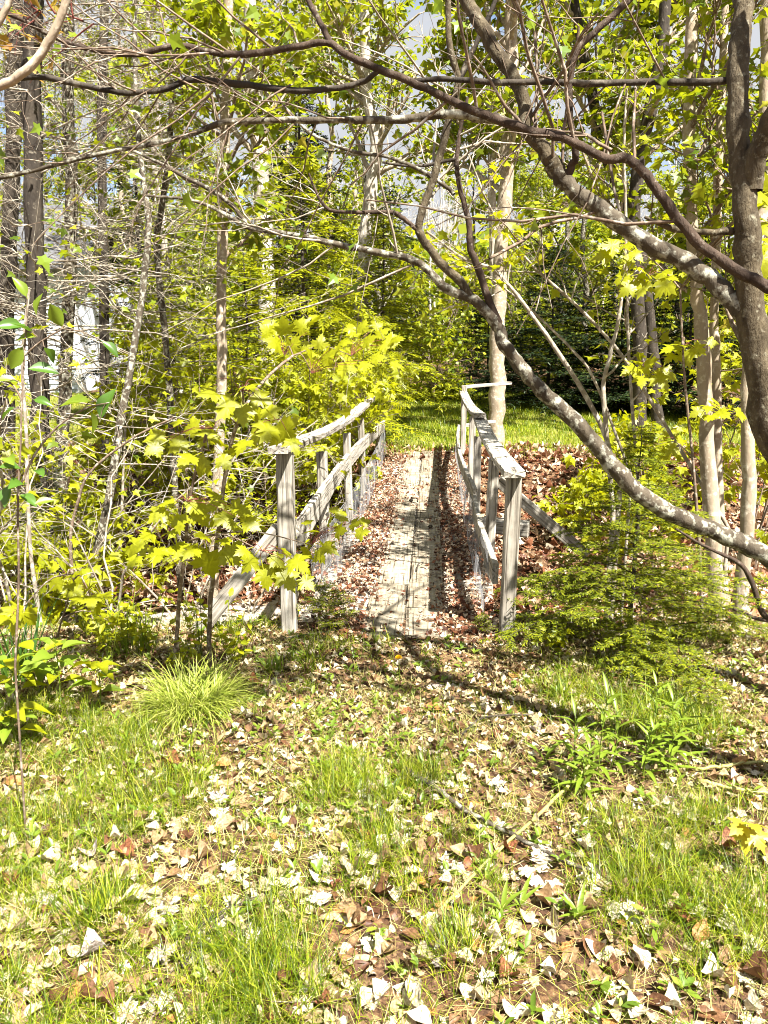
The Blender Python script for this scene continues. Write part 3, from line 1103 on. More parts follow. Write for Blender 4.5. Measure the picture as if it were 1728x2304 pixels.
evergreen(1000, 905, 20.0, 845, 'fir_bush', 'small round light green fir at the far edge of the lawn', 1.1, 60, 'fir_mid', droop=.1, pw=.5, hmin=.03)
evergreen(130, 1330, 6.4, 1020, 'fir_bush', 'low dark fir in shade at the far left', .8, 50, 'fir_dark', needle=(.03, .006), nspace=.012, spacing=.07)
evergreen(400, 1000, 11.5, 560, 'hemlock_tree', 'shady hemlock behind the leaning thin trunk at left', 1.6, 60, 'fir_mid', droop=.3)
evergreen(335, 960, 17, 200, 'spruce_tree', 'tall dark spruce beside the pale blue house', 1.7, 90, 'fir_dark', droop=.25, hmin=.02)
evergreen(690, 960, 21, 120, 'spruce_tree', 'tall dark spruce with orange-tipped top behind the light hemlocks', 2.6, 110, 'fir_dark', droop=.25, hmin=.1)

# small fir in front at the right
b = G(1408, 1452)
fir = thing('fir_sapling', (b[0] + .02, b[1], float(GZ(b[0], b[1]))), 'waist-high young fir with feathery boughs right of the bridge post', 'sapling')
conifer(fir, 1.18, 1.0, 72, .016, (.024, .0042), M['fir'], M['bark_dark'], droop=.22, nspace=.0030, spacing=.050, hmin=.04, upd=.14, rag=.45, pw=1.1)
b = G(735, 1420)
fir2 = thing('fir_seedling', (b[0], b[1], float(GZ(b[0], b[1]))), 'tiny fir seedling at the near left corner of the bridge', 'seedling')
conifer(fir2, .26, .27, 22, .006, (.018, .003), M['fir'], M['twig_brown'], droop=.1, nspace=.003, spacing=.03, hmin=.2, upd=.3)
b = G(1085, 1428)
fir3 = thing('fir_seedling', (b[0], b[1], float(GZ(b[0], b[1]))), 'smallest fir seedling at the foot of the near right post', 'seedling')
conifer(fir3, .10, .09, 12, .003, (.014, .003), M['fir'], M['twig_brown'], droop=.1, nspace=.003, spacing=.02, hmin=.2, upd=.4)

# ------------------------------------------------------------------ trees whose trunks can be told apart
trunk_tree('maple_tree', 'slim straight pale trunk left of the bridge, thinning above a leafy cluster', 'tree',
           [(477, 1390, 7), (481, 1250, 7), (490, 1050, 7), (499, 860, 7), (498, 700, 7), (501, 500, 7), (506, 300, 7), (513, 100, 7), (511, -100, 7), (520, -500, 7.2)], [28, 24, 22, 21, 20, 18], 0, 'bark_tan', 'far_leaf', (.07, .11),
           n1=14, l1=(.8, 1.7), t0=.42, nl=5, twig=M['twig_brown'])
trunk_tree('birch_tree', 'white trunk high behind the slim tree, lit bright in the gap', 'tree',
           [(602, 1000, 15), (600, 700, 15), (592, 460, 15), (582, 330, 15), (572, 200, 15), (560, 0, 15), (545, -400, 15)], [40, 38, 36, 32, 28, 20], 0, 'bark_pale', 'far_leaf', (.1, .16), n1=14, l1=(1.5, 3), t0=.4, nl=5, tm=KITE)
trunk_tree('birch_tree', 'leaning white trunk behind the hemlocks above the left handrail', 'tree',
           [(800, 960, 16), (812, 700, 16), (826, 520, 16), (838, 410, 16), (848, 330, 16), (832, 240, 16), (822, 100, 16), (826, -300, 16)], [30, 30, 28, 26, 22, 18], 0, 'bark_pale', 'far_leaf', (.1, .16), n1=14, l1=(1.5, 3), t0=.4, nl=5, tm=KITE)
t4, P4, R4 = trunk_tree('ash_tree', 'tall pale trunk at the far right corner of the bridge', 'tree',
           [(1112, 1030, 12), (1116, 940, 12), (1119, 800, 12), (1122, 690, 12), (1130, 520, 12), (1138, 420, 12), (1144, 300, 12), (1150, 120, 12), (1152, -100, 12), (1150, -500, 12)], [38, 36, 33, 30, 30, 28, 26, 22], 0, 'bark_tan', 'far_leaf', (.1, .16), n1=16, l1=(1.2, 2.8), t0=.5, nl=5, tm=KITE)
trunk_tree('ash_tree', 'thinner pale trunk close beside the tall trunk beyond the bridge', 'tree',
           [(1118, 980, 12.6), (1116, 760, 12.6), (1110, 560, 12.6), (1106, 420, 12.6), (1104, 330, 12.6), (1098, 100, 12.6), (1085, -300, 12.6)], [18, 18, 16, 14, 12], 0, 'bark_pale', 'far_leaf', (.1, .16), n1=10, l1=(1, 2), t0=.5, nl=5, tm=KITE)
trunk_tree('maple_tree', 'nearer of the two slim straight stems behind the fir sapling', 'tree',
           [(1618, 1420, 4.8), (1604, 1200, 4.8), (1592, 1000, 4.8), (1580, 760, 4.8), (1566, 640, 4.8), (1556, 500, 4.8), (1551, 300, 4.8), (1558, 0, 4.9), (1565, -300, 5)], [40, 36, 32, 28, 24, 26, 22], 0, 'bark_tan', 'far_leaf', (.05, .085),
           n1=10, l1=(.7, 1.6), t0=.42, nl=3, twig=M['twig_brown'])
trunk_tree('maple_tree', 'thinner of the two slim straight stems behind the fir sapling', 'tree',
           [(1632, 1400, 5), (1617, 1100, 5), (1612, 850, 5), (1607, 700, 5), (1612, 520, 5), (1620, 300, 5), (1632, 0, 5.1), (1640, -300, 5.2)], [20, 20, 19, 18, 17, 15, 13], 0, 'bark_tan', 'far_leaf', (.05, .085),
           n1=9, l1=(.6, 1.3), t0=.45, nl=3, twig=M['twig_brown'])
trunk_tree('maple_tree', 'pale trunk partly hidden behind the big leaning trunk at the right edge', 'tree',
           [(1655, 1460, 4.4), (1668, 1330, 4.4), (1684, 1130, 4.4), (1682, 950, 4.4), (1690, 780, 4.5), (1708, 560, 4.5), (1722, 300, 4.6), (1730, 0, 4.7), (1740, -300, 4.8)], [34, 32, 32, 32, 32, 30, 30], 0, 'bark_tan', 'far_leaf', (.05, .085),
           n1=9, l1=(.6, 1.4), t0=.4, nl=3, twig=M['twig_brown'])
trunk_tree('maple_tree', 'dark forked trunk upright behind the reddish bough at top right', 'tree',
           [(1440, 960, 13), (1440, 800, 13), (1432, 600, 13), (1428, 450, 13), (1450, 300, 13), (1482, 150, 13), (1500, -50, 13), (1510, -300, 13)], [30, 30, 28, 28, 24, 20], 0, 'bark_dark', 'far_leaf', (.1, .15), n1=14, l1=(1.2, 2.6), t0=.3, nl=6, tm=KITE)
trunk_tree('maple_tree', 'leaning dark trunk crossing behind the mottled bough', 'tree',
           [(1480, 980, 14), (1470, 800, 14), (1440, 560, 14), (1400, 440, 14), (1360, 340, 14), (1330, 200, 14), (1290, 0, 14), (1250, -200, 14)], [26, 26, 24, 24, 20, 16], 0, 'bark_dark', 'far_leaf', (.1, .15), n1=14, l1=(1.2, 2.6), t0=.3, nl=6, tm=KITE)
LT, LPa, LRa = trunk_tree('spruce_tree', 'stout dark trunk bristling with dead twigs at the left edge', 'tree',
           [(118, 1290, 7), (100, 1100, 7), (88, 900, 7), (80, 600, 7), (72, 300, 7), (76, 0, 7), (78, -300, 7)], [46, 45, 43, 40, 38, 34], 0, 'bark_dark', None, None)
LT2, LPb, LRb = trunk_tree('spruce_tree', 'second dark trunk in the dead twigs, in front of the house wall', 'tree',
           [(135, 1210, 8), (140, 1000, 8), (147, 800, 8), (156, 640, 8), (160, 400, 8), (152, 200, 8), (156, 0, 8), (160, -300, 8)], [28, 28, 27, 26, 24, 22], 0, 'bark_grey', None, None)
LT3, LPc, LRc = trunk_tree('alder_tree', 'thin pale leaning trunk left of the sapling, rooted in the gully', 'tree',
           [(182, 1400, 6), (205, 1290, 6), (240, 1150, 6), (264, 1000, 6.1), (290, 850, 6.2), (322, 640, 6.3), (334, 500, 6.3), (318, 380, 6.4), (306, 200, 6.5), (300, -100, 6.6)], [22, 21, 19, 16, 13, 11, 9], 0, 'bark_grey', None, None)
LT4, LPd, LRd = trunk_tree('alder_tree', 'slanting pale stem that crosses the thin leaning trunk', 'tree',
           [(395, 1120, 7.5), (385, 950, 7.5), (372, 760, 7.5), (352, 560, 7.5), (362, 480, 7.5), (382, 330, 7.5), (392, 100, 7.5), (400, -200, 7.5)], [15, 15, 14, 13, 12, 9], 0, 'bark_grey', None, None)
LT5, LPe, LRe = trunk_tree('spruce_tree', 'bare dark pole between the dead twigs and the slim tree', 'tree',
           [(232, 1200, 10), (235, 900, 10), (232, 600, 10), (228, 300, 10), (235, 0, 10), (240, -300, 10)], [22, 22, 20, 20, 16], 0, 'bark_dark', None, None)
trunk_tree('spruce_tree', 'bare dark pole at the top left beside the stout trunk', 'tree',
           [(20, 1250, 8.5), (14, 900, 8.5), (18, 600, 8.5), (30, 300, 8.5), (34, 0, 8.5), (40, -300, 8.5)], [34, 34, 32, 30, 26], 0, 'bark_dark', None, None)


def dead_limbs(root, P, R, n, l, n2=6, n3=3, mat='twig', up=-.02, t0=.2, rr=.0075, nleaf=0):
    """bare, wiry, mostly level dead branches"""
    Q1, R1 = grow(P[None], R[None], n, l[0], l[1], (1.1, 1.7), up, 8, t0, .30, .16)
    R1 = np.minimum(R1, rr) * 1.0
    Q2, R2 = grow(Q1, R1, n2, l[0] * .35, l[1] * .45, (.4, 1.0), .02, 6, .1, .35, .6, .3)
    Q3, R3 = grow(Q2, R2, n3, l[0] * .15, l[1] * .2, (.4, 1.1), .02, 5, .1, .35, .6)
    g = Geo()
    tubes(g, Q1, R1, 5)
    tubes(g, Q2, np.maximum(R2, .0016), 3)
    tubes(g, Q3, np.maximum(R3, .0011), 3)
    c = g.build('dead_twigs', M[mat], root)
    c['kind'] = 'stuff'
    if nleaf:
        lg = Geo()
        scatter(lg, MAPLE_LO, *leaf_at(Q3, nleaf, .04, (.05, .09)))
        c = lg.build('foliage', M['far_leaf'], root, False)
        c['kind'] = 'stuff'


dead_limbs(LT, LPa, LRa, 84, (1.0, 2.6), 5, 3, 'twig', t0=.30)
dead_limbs(LT2, LPb, LRb, 70, (.9, 2.5), 5, 3, 'twig', t0=.30)
dead_limbs(LT3, LPc, LRc, 34, (.7, 1.9), 4, 3, 'twig', t0=.3, nleaf=1)
dead_limbs(LT4, LPd, LRd, 34, (.7, 1.9), 4, 3, 'twig', t0=.2, nleaf=1)
dead_limbs(LT5, LPe, LRe, 50, (.9, 2.6), 6, 3, 'twig', t0=.2)

# thicket of pale, bare stems between the left trunks and the bridge
thick = [((-40, 1400, 4.6), 2.3, 'bare shrub half out of view at the left edge'), ((30, 1500, 4.3), 1.9, 'pale bare shrub at the left edge, nearest of the thicket'), ((250, 1440, 5.0), 1.8, 'tangle of pale bare stems beside the stream bed'), ((400, 1300, 6.3), 2.2, 'wiry bare shrub in the gully left of the bridge'),
         ((560, 1240, 7.0), 1.3, 'white bare twigs spreading against the left handrail'), ((130, 1350, 6.0), 2.6, 'taller bare shrub under the stout dark trunk')]
for (px, py, y), H, lab in thick:
    p = A(px, py, y)
    p[2] = float(GZ(p[0], p[1]))
    root = thing('bare_shrub', p, lab, 'shrub', 'bare shrubs of the left thicket')
    n = 4
    az = rng.uniform(0, 6.28, n)
    hh = H * rng.uniform(.6, 1.1, n)
    P0 = np.zeros((n, 9, 3))
    wob = np.cumsum(rng.normal(size=(n, 9, 2)) * .03, 1)
    sp = rng.uniform(.25, .8, n)
    for i in range(9):
        u = i / 8
        P0[:, i] = p + np.column_stack([np.cos(az) * u ** 1.5 * hh * sp + wob[:, i, 0], np.sin(az) * u ** 1.5 * hh * sp * .7 + wob[:, i, 1], hh * (u - .22 * u * u) - .04])
    R0 = rng.uniform(.006, .013, n)[:, None] * np.linspace(1, .35, 9)[None]
    g = Geo()
    tubes(g, P0, R0, 5)
    g.build('stems', M['twig'], root)
    Q1, R1 = grow(P0, R0, 6, .4, 1.2, (.6, 1.4), .05, 7, .25, .35, .55)
    Q2, R2 = grow(Q1, R1, 4, .2, .6, (.4, 1.1), .0, 6, .1, .35, .6)
    Q3, R3 = grow(Q2, R2, 2, .08, .25, (.4, 1.1), .0, 4, .1, .3, .6)
    g = Geo()
    tubes(g, Q1, R1, 4)
    tubes(g, Q2, np.maximum(R2, .0017), 3)
    tubes(g, Q3, np.maximum(R3, .0012), 3)
    c = g.build('twigs', M['twig'], root)
    c['kind'] = 'stuff'
    lg = Geo()
    scatter(lg, MAPLE_LO, *leaf_at(Q2[::2], 2, .04, (.05, .09)))
    c = lg.build('foliage', M['maple_leaf'], root, False)
    c['kind'] = 'stuff'


def stem_thing(name, label, cat, lines, mat, group=None, twigs=None, sides=6):
    """a thing made of drawn stems: lines = [(points, width0, width1), ...], the first starts at the ground"""
    PR = [poly(pts, w0, w1) for pts, w0, w1 in lines]
    b = PR[0][0][0].copy()
    b[2] = float(GZ(b[0], b[1]))
    root = thing(name, b, label, cat, group)
    for k, (P, R) in enumerate(PR):
        g = Geo()
        if k == 0:
            P = np.vstack([[b[0], b[1], b[2] - .06], P])
            R = np.concatenate([[R[0] * 1.1], R])
        tubes(g, P, R, sides)
        g.build('trunk' if k == 0 else 'bough', M[mat] if isinstance(mat, str) else M[mat[min(k, len(mat) - 1)]], root)
    return root, PR


stem_thing('alder_tree', 'thin crooked dark stem left of the stream bed', 'shrub', [([(130, 1440, 5.2), (160, 1390, 5.2), (168, 1340, 5.2), (158, 1220, 5.2), (172, 1140, 5.2), (205, 1060, 5.2), (300, 985, 5.2), (390, 940, 5.2)], 11, 4)], 'twig_brown')
stem_thing('alder_tree', 'thin upright bare stem at the far left, slightly kinked', 'shrub', [([(118, 1530, 4.6), (95, 1420, 4.6), (70, 1250, 4.6), (62, 1100, 4.6), (58, 950, 4.6), (50, 800, 4.6), (66, 650, 4.6)], 11, 6)], 'twig')
stem_thing('alder_tree', 'short pale stem rising out of the gully beside the thin leaning trunk', 'shrub', [([(268, 1330, 6.6), (272, 1200, 6.6), (276, 1100, 6.6), (282, 960, 6.6)], 9, 5)], 'twig')
p0 = (628, 1250, 5.4)

# ------------------------------------------------------------------ leaning tree that frames the view
front, _ = stem_thing('leaning_tree', 'mottled dark many-limbed tree leaning in from the right edge over the whole view', 'tree', [
    ([(2040, 1950, 2.35), (1960, 1500, 2.36), (1835, 1200, 2.38), (1752, 1010, 2.4), (1710, 850, 2.4), (1692, 700, 2.4), (1682, 573, 2.4), (1681, 480, 2.4), (1668, 365, 2.42), (1660, 250, 2.45), (1664, 120, 2.5), (1670, 0, 2.55), (1660, -250, 2.6), (1600, -700, 2.7)], [95, 88, 80, 72, 60, 52, 48, 44, 41, 40, 36], 0),
    ([(1690, 430, 2.4), (1706, 340, 2.38), (1728, 286, 2.35), (1775, 180, 2.3), (1830, 0, 2.3), (1900, -400, 2.3)], 44, 30),
    ([(1712, 742, 2.4), (1662, 690, 2.42), (1600, 630, 2.45), (1540, 590, 2.48), (1440, 535, 2.5), (1350, 470, 2.52), (1290, 430, 2.53), (1262, 398, 2.54), (1240, 368, 2.545)], [44, 42, 40, 38, 37, 36, 34, 33], 0),
    ([(1275, 418, 2.535), (1250, 382, 2.545), (1225, 340, 2.55), (1185, 290, 2.55), (1178, 230, 2.56), (1150, 165, 2.58), (1112, 110, 2.6), (1080, 50, 2.62), (1050, 0, 2.65), (1000, -120, 2.7), (980, -300, 2.8)], [32, 33, 30, 28, 28, 28, 29, 29, 25], 0),  # upper part of the mottled bough: sparser, dimmer lichen, its shade put into the bark
    ([(1800, 690, 2.2), (1728, 645, 2.22), (1660, 610, 2.24), (1590, 562, 2.26), (1530, 500, 2.27), (1490, 440, 2.28), (1450, 388, 2.29), (1408, 355, 2.3), (1372, 360, 2.3), (1335, 342, 2.31), (1260, 308, 2.32), (1180, 290, 2.33), (1050, 242, 2.35), (950, 195, 2.38), (864, 160, 2.4), (790, 130, 2.42), (735, 96, 2.44), (660, 108, 2.45), (540, 122, 2.46), (460, 115, 2.46), (400, 102, 2.47), (300, 122, 2.48), (190, 108, 2.49), (120, 82, 2.5), (20, 32, 2.5), (-150, -20, 2.5)], [26, 25, 22, 20, 19, 18, 16, 14, 13, 12, 10, 9], 0),
    ([(745, 102, 2.44), (715, 40, 2.46), (690, -10, 2.48), (640, -150, 2.5)], 13, 9),
    ([(1185, 300, 2.5), (1130, 272, 2.5), (1060, 262, 2.5), (1000, 256, 2.5), (930, 265, 2.5), (864, 271, 2.5), (720, 270, 2.5), (560, 272, 2.5), (500, 276, 2.5), (440, 298, 2.5), (370, 318, 2.5), (230, 345, 2.5), (120, 372, 2.5), (0, 400, 2.5), (-150, 420, 2.5)], [22, 20, 16, 13, 11, 9, 8], 0),
    ([(1652, 170, 2.5), (1630, 182, 2.5), (1560, 186, 2.5), (1450, 184, 2.5), (1330, 188, 2.5), (1230, 184, 2.5), (1120, 186, 2.5), (1000, 177, 2.5), (920, 182, 2.5), (855, 155, 2.42)], [15, 14, 13, 12, 10, 9], 0),
    ([(858, 154, 2.42), (820, 182, 2.5), (770, 196, 2.5), (677, 204, 2.5), (560, 192, 2.5), (432, 180, 2.5), (370, 200, 2.5), (290, 209, 2.5), (200, 195, 2.5), (94, 173, 2.5), (0, 182, 2.5), (-120, 190, 2.5)], [11, 12, 13, 12, 12, 10], 0),
    ([(1272, 410, 2.54), (1288, 370, 2.52), (1296, 345, 2.5), (1284, 270, 2.5), (1282, 190, 2.5), (1296, 120, 2.5), (1340, 70, 2.5), (1420, -5, 2.5), (1500, -120, 2.5)], [18, 15, 13, 12, 14, 14], 0),
    ([(1655, 520, 2.42), (1600, 522, 2.4), (1540, 518, 2.35), (1500, 510, 2.3), (1450, 488, 2.3)], [16, 13, 14, 6], 0),
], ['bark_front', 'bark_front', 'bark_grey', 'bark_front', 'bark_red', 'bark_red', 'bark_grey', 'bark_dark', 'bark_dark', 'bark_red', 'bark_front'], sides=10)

# low stem sweeping up and left from the right edge, with its own boughs
low, lowPR = stem_thing('leaning_alder', 'low mottled stem sweeping from the right edge up and left across the fir sapling', 'tree', [
    ([(1850, 1330, 3.15), (1728, 1252, 3.18), (1660, 1218, 3.2), (1590, 1188, 3.2), (1500, 1150, 3.2), (1440, 1112, 3.2), (1390, 1060, 3.2), (1340, 1000, 3.2), (1290, 945, 3.2), (1230, 890, 3.2), (1180, 835, 3.2), (1140, 785, 3.2), (1122, 740, 3.2), (1095, 700, 3.2), (1060, 672, 3.2), (1010, 652, 3.2), (975, 620, 3.2), (930, 585, 3.2), (864, 570, 3.2), (780, 555, 3.2), (700, 536, 3.2), (640, 525, 3.2), (560, 512, 3.2), (500, 478, 3.2), (430, 450, 3.2), (330, 440, 3.2)], [46, 43, 40, 38, 36, 34, 29, 26, 22, 17, 15, 13, 11, 8, 5], 0),
    ([(1122, 735, 3.2), (1108, 712, 3.2), (1072, 680, 3.2), (1030, 628, 3.2), (990, 590, 3.2), (960, 550, 3.2), (942, 520, 3.2), (948, 480, 3.2), (970, 420, 3.2), (990, 350, 3.2), (1012, 260, 3.2), (1032, 180, 3.2), (1020, 140, 3.2), (1010, 90, 3.2), (1008, 0, 3.2), (1005, -160, 3.2)], [19, 19, 19, 17, 16, 15, 14, 12, 11], 0),
    ([(1132, 775, 3.2), (1118, 720, 3.2), (1095, 660, 3.2), (1072, 590, 3.2), (1058, 560, 3.2), (1055, 500, 3.2), (1042, 450, 3.2), (1030, 400, 3.2), (1028, 355, 3.2), (1036, 290, 3.2), (1052, 220, 3.2)], [18, 17, 15, 13, 11, 9, 6], 0),
    ([(560, 512, 3.2), (545, 490, 3.2), (520, 460, 3.2), (480, 430, 3.2), (430, 405, 3.2), (370, 372, 3.2), (300, 340, 3.2)], [10, 10, 9, 6], 0),
    ([(1034, 180, 3.2), (1060, 120, 3.2), (1090, 60, 3.2), (1120, -20, 3.2), (1140, -150, 3.2)], [12, 11, 9, 8], 0),
    ([(1022, 438, 3.2), (1010, 425, 3.2), (975, 400, 3.2), (930, 375, 3.2), (870, 352, 3.2), (790, 340, 3.2), (700, 300, 3.2), (640, 240, 3.2)], [9, 9, 8, 6], 0),
    ([(1030, 358, 3.2), (1005, 362, 3.2), (960, 372, 3.2), (905, 372, 3.2), (860, 365, 3.2)], [8, 7, 5], 0),
    ([(940, 518, 3.2), (905, 490, 3.2), (880, 478, 3.2), (800, 478, 3.2), (742, 472, 3.2), (715, 440, 3.2), (695, 390, 3.2)], [9, 10, 8, 7, 4], 0),
], ['bark_grey', 'bark_front', 'bark_red', 'bark_grey', 'bark_dark', 'bark_grey', 'bark_dark', 'bark_red'], sides=8)

# lower dead branch at the right edge
stem_thing('fallen_branch', 'dead branch hanging low at the right edge behind the fir sapling', 'branch', [([(1790, 1430, 3.6), (1720, 1385, 3.6), (1692, 1310, 3.6), (1660, 1265, 3.6), (1590, 1232, 3.6), (1520, 1190, 3.6)], [16, 14, 12, 8, 5], 0), ([(1790, 1410, 3.6), (1700, 1390, 3.6), (1650, 1370, 3.6)], 12, 7)], 'bark_red')

# slender whips fanning up and left at the right of the bridge
whips = [
    ([(1640, 1190, 4.9), (1560, 1060, 4.9), (1480, 930, 4.9), (1400, 800, 4.9), (1300, 690, 4.9), (1200, 600, 4.9), (1110, 480, 4.9), (1045, 325, 4.9)], 10, 4, 'longest slender whip slanting from the slim stems up to the left'),
    ([(1395, 1090, 4.7), (1345, 940, 4.7), (1260, 800, 4.7), (1190, 700, 4.7), (1115, 610, 4.7), (1040, 580, 4.7), (960, 520, 4.7)], 12, 5, 'pale whip curving up to the tall pale trunk'),
    ([(1420, 1070, 5.0), (1340, 860, 5.0), (1290, 790, 5.0), (1230, 730, 5.0), (1150, 660, 5.0), (1060, 600, 5.0), (1000, 570, 5.0)], 7, 3, 'thinner whip alongside the pale whip'),
    ([(1380, 1150, 4.6), (1366, 990, 4.6), (1358, 870, 4.6), (1372, 800, 4.6), (1395, 700, 4.6), (1408, 540, 4.6), (1404, 330, 4.6), (1410, 200, 4.6)], 12, 5, 'upright whip with a kink, between bridge and slim stems'),
    ([(1440, 1130, 5.2), (1425, 950, 5.2), (1415, 800, 5.2), (1412, 700, 5.2), (1408, 560, 5.2)], 8, 6, 'straight upright whip beside the kinked one'),
    ([(1560, 830, 4.85), (1500, 750, 4.9), (1440, 690, 4.9), (1380, 630, 4.9), (1300, 560, 4.9), (1220, 500, 4.9), (1130, 400, 4.9), (1080, 300, 4.9)], 8, 3, 'whip arching high past the mottled bough'),
]
for pts, w0, w1, lab in whips[:5]:
    root, PR = stem_thing('whip_sapling', lab, 'sapling', [(pts, w0, w1)], 'twig', 'slender whips right of the bridge')
    P, R = PR[0]
    crown_on(root, P, R, M['maple_leaf'], (.05, .09), n1=9, l1=(.25, .7), n2=3, n3=2, nl=1, t0=.3, up=.1, twig=M['twig'], spread=.04, rk=.6)
P, R = poly(*whips[5][:3])

# medium leafed maples behind the whips and right of the bridge
def leafy_sapling(px, py, y, H, lab, nst=3, sizes=(.07, .125), nl=4, lean=(0, 0), mat='maple_leaf', n1=8, l1=(.4, .95), group=None, w=.011, tm=MAPLE_LO, name='maple_sapling'):
    p = A(px, py, y)
    p[2] = float(GZ(p[0], p[1]))
    root = thing(name, p, lab, 'sapling', group)
    n = nst
    az = rng.uniform(0, 6.28, n)
    hh = H * rng.uniform(.65, 1.05, n)
    P0 = np.zeros((n, 8, 3))
    for i in range(8):
        u = i / 7
        P0[:, i] = p + np.column_stack([np.cos(az) * u * hh * .22 + lean[0] * u * u, np.sin(az) * u * hh * .22 + lean[1] * u * u, hh * u - .04]) + rng.normal(size=(n, 3)) * .012
    R0 = w * rng.uniform(.7, 1.1, n)[:, None] * np.linspace(1, .3, 8)[None]
    g = Geo()
    tubes(g, P0, R0, 6)
    g.build('stems', M['twig_brown'], root)
    Q1, R1 = grow(P0, R0, n1, l1[0], l1[1], (.7, 1.3), .12, 6, .25, .2, .6)
    Q2, R2 = grow(Q1, R1, 4, l1[0] * .4, l1[1] * .4, (.4, 1.0), .03, 4, .3, .2, .7, .6)
    g = Geo()
    tubes(g, Q1, R1, 4)
    tubes(g, Q2, np.maximum(R2, .0015), 3)
    g.build('twigs', M['twig_brown'], root)['kind'] = 'stuff'
    lg = Geo()
    scatter(lg, tm, *leaf_at(Q2, nl, .06, sizes, 1.1, .45))
    c = lg.build('foliage', M[mat], root, False)
    c['kind'] = 'stuff'
    return root


for (px, py, y, H, lab) in [
    (1500, 1150, 7.2, 1.7, 'leafy maple sapling filling the gap left of the slim straight stems'),
    (1660, 1200, 6.6, 3.0, 'leafy maple sapling between the slim stems and the right edge'),
    (1340, 1060, 9.0, .9, 'low leafy maple at the top of the far bank right of the bridge'),
    (1420, 1030, 9.8, 1.4, 'leafy maple sapling in front of the dark spruces'),
    (1590, 1060, 9.5, 3.0, 'tall leafy maple sapling behind the slim stems'),
    (1720, 1080, 8.4, 3.8, 'tall leafy maple sapling at the right edge'),
    (620, 1130, 8.2, 1.7, 'leafy sapling in the gully close to the left handrail'),
    (760, 1090, 9.3, 1.9, 'leafy sapling behind the far half of the left handrail'),
    (560, 1130, 9.0, 2.4, 'leafy sapling behind the thicket left of the handrail'),
    (400, 1150, 8.6, 2.0, 'leafy sapling behind the bare twigs'),
    (330, 1120, 9.4, 1.7, 'leafy sapling between the leaning trunk and the house'),
    (260, 1150, 8.8, 2.6, 'tall leafy sapling in the gap right of the dark trunks'),
    (450, 1160, 8.0, 2.6, 'tall leafy sapling behind the slim straight pale trunk'),
    (120, 1260, 6.8, 1.9, 'leafy sapling against the foot of the stout dark trunk'),
    (170, 1180, 8.2, 1.0, 'leafy sapling under the dark trunks at left'),
    (230, 1330, 6.6, 1.1, 'bright leafy sapling beside the thin leaning trunk at the stream bed'),
    (100, 1380, 5.6, 1.0, 'bright leafy sapling in front of the stout dark trunk'),
    (40, 1200, 7.8, 1.0, 'leafy sapling at the left edge behind the stout trunk'),
]:
    leafy_sapling(px, py, y, H, lab, 4, nl=4)

for px, py, y, H, lab in [(790, 1010, 10.6, 2.0, 'rowan sapling with feathered leaves at the far end of the left handrail'), (700, 1020, 9.6, 2.5, 'taller rowan sapling with feathered leaves behind the left handrail'), (860, 960, 12.5, 1.5, 'small rowan sapling at the left edge of the lawn')]:
    leafy_sapling(px, py, y, H, lab, 5, (.16, .25), 2, tm=PINNATE, name='rowan_sapling', l1=(.3, .8), mat='maple_leaf')
# crown of the leaning tree: twigs along its boughs, fresh leaves, high branches over the viewpoint
fb = np.array(front.location)
over = []
for tgt, w in (((.2, .2, 4.6), .02), ((1.0, .6, 4.6), .02), ((2.2, 1.2, 4.8), .02), ((1.9, .2, 4.2), .018), ((2.9, 3.2, 4.6), .016)):
    st = A(1650, -300, 2.62)
    Pm = catmull([st, st * .55 + np.array(tgt) * .45 + np.array((0, 0, .35)), tgt], 9)
    over.append((Pm, np.linspace(w, w * .35, 9)))
OP, OR = np.array([o[0] for o in over]), np.array([o[1] for o in over])
g = Geo()
tubes(g, OP, OR, 6)
Q1, R1 = grow(OP, OR, 9, .5, 1.3, (.5, 1.2), .0, 6, .25, .3, .6, .4)
Q2, R2 = grow(Q1, R1, 5, .2, .6, (.4, 1.1), 0, 5, .2, .3, .6, .4)
tubes(g, Q1, R1, 4)
tubes(g, Q2, np.maximum(R2, .0014), 3)
c = g.build('high_branches', M['bark_red'], front)
lg = Geo()
scatter(lg, MAPLE_LO, *leaf_at(Q2, 1, .05, (.05, .09)))
c = lg.build('crown', M['fresh_leaf'], front, False)
c['kind'] = 'stuff'


def side_twigs(root, lines, n, l, mat, leafm=None, sizes=(.04, .08), nl=1, frac=1.0, up=.05, n2=4):
    g, lg = Geo(), Geo()
    for pts, w0, w1 in lines:
        P, R = poly(pts, w0, w1)
        Q1, R1 = grow(P[None], R[None], n, l[0], l[1], (.5, 1.3), up, 7, .05, .35, .4)
        R1 = np.minimum(R1, .005)
        Q2, R2 = grow(Q1, R1, n2, l[0] * .4, l[1] * .45, (.4, 1.1), .02, 5, .2, .3, .6)
        tubes(g, Q1, R1, 4)
        tubes(g, Q2, np.maximum(R2, .0009), 3)
        if leafm:
            q = Q2[rng.random(len(Q2)) < frac]
            scatter(lg, MAPLE_LO, *leaf_at(q, nl, .03, sizes, .6, .5))
    g.build('twigs', M[mat], root)['kind'] = 'stuff'
    if leafm:
        lg.build('foliage', M[leafm], root, False)['kind'] = 'stuff'


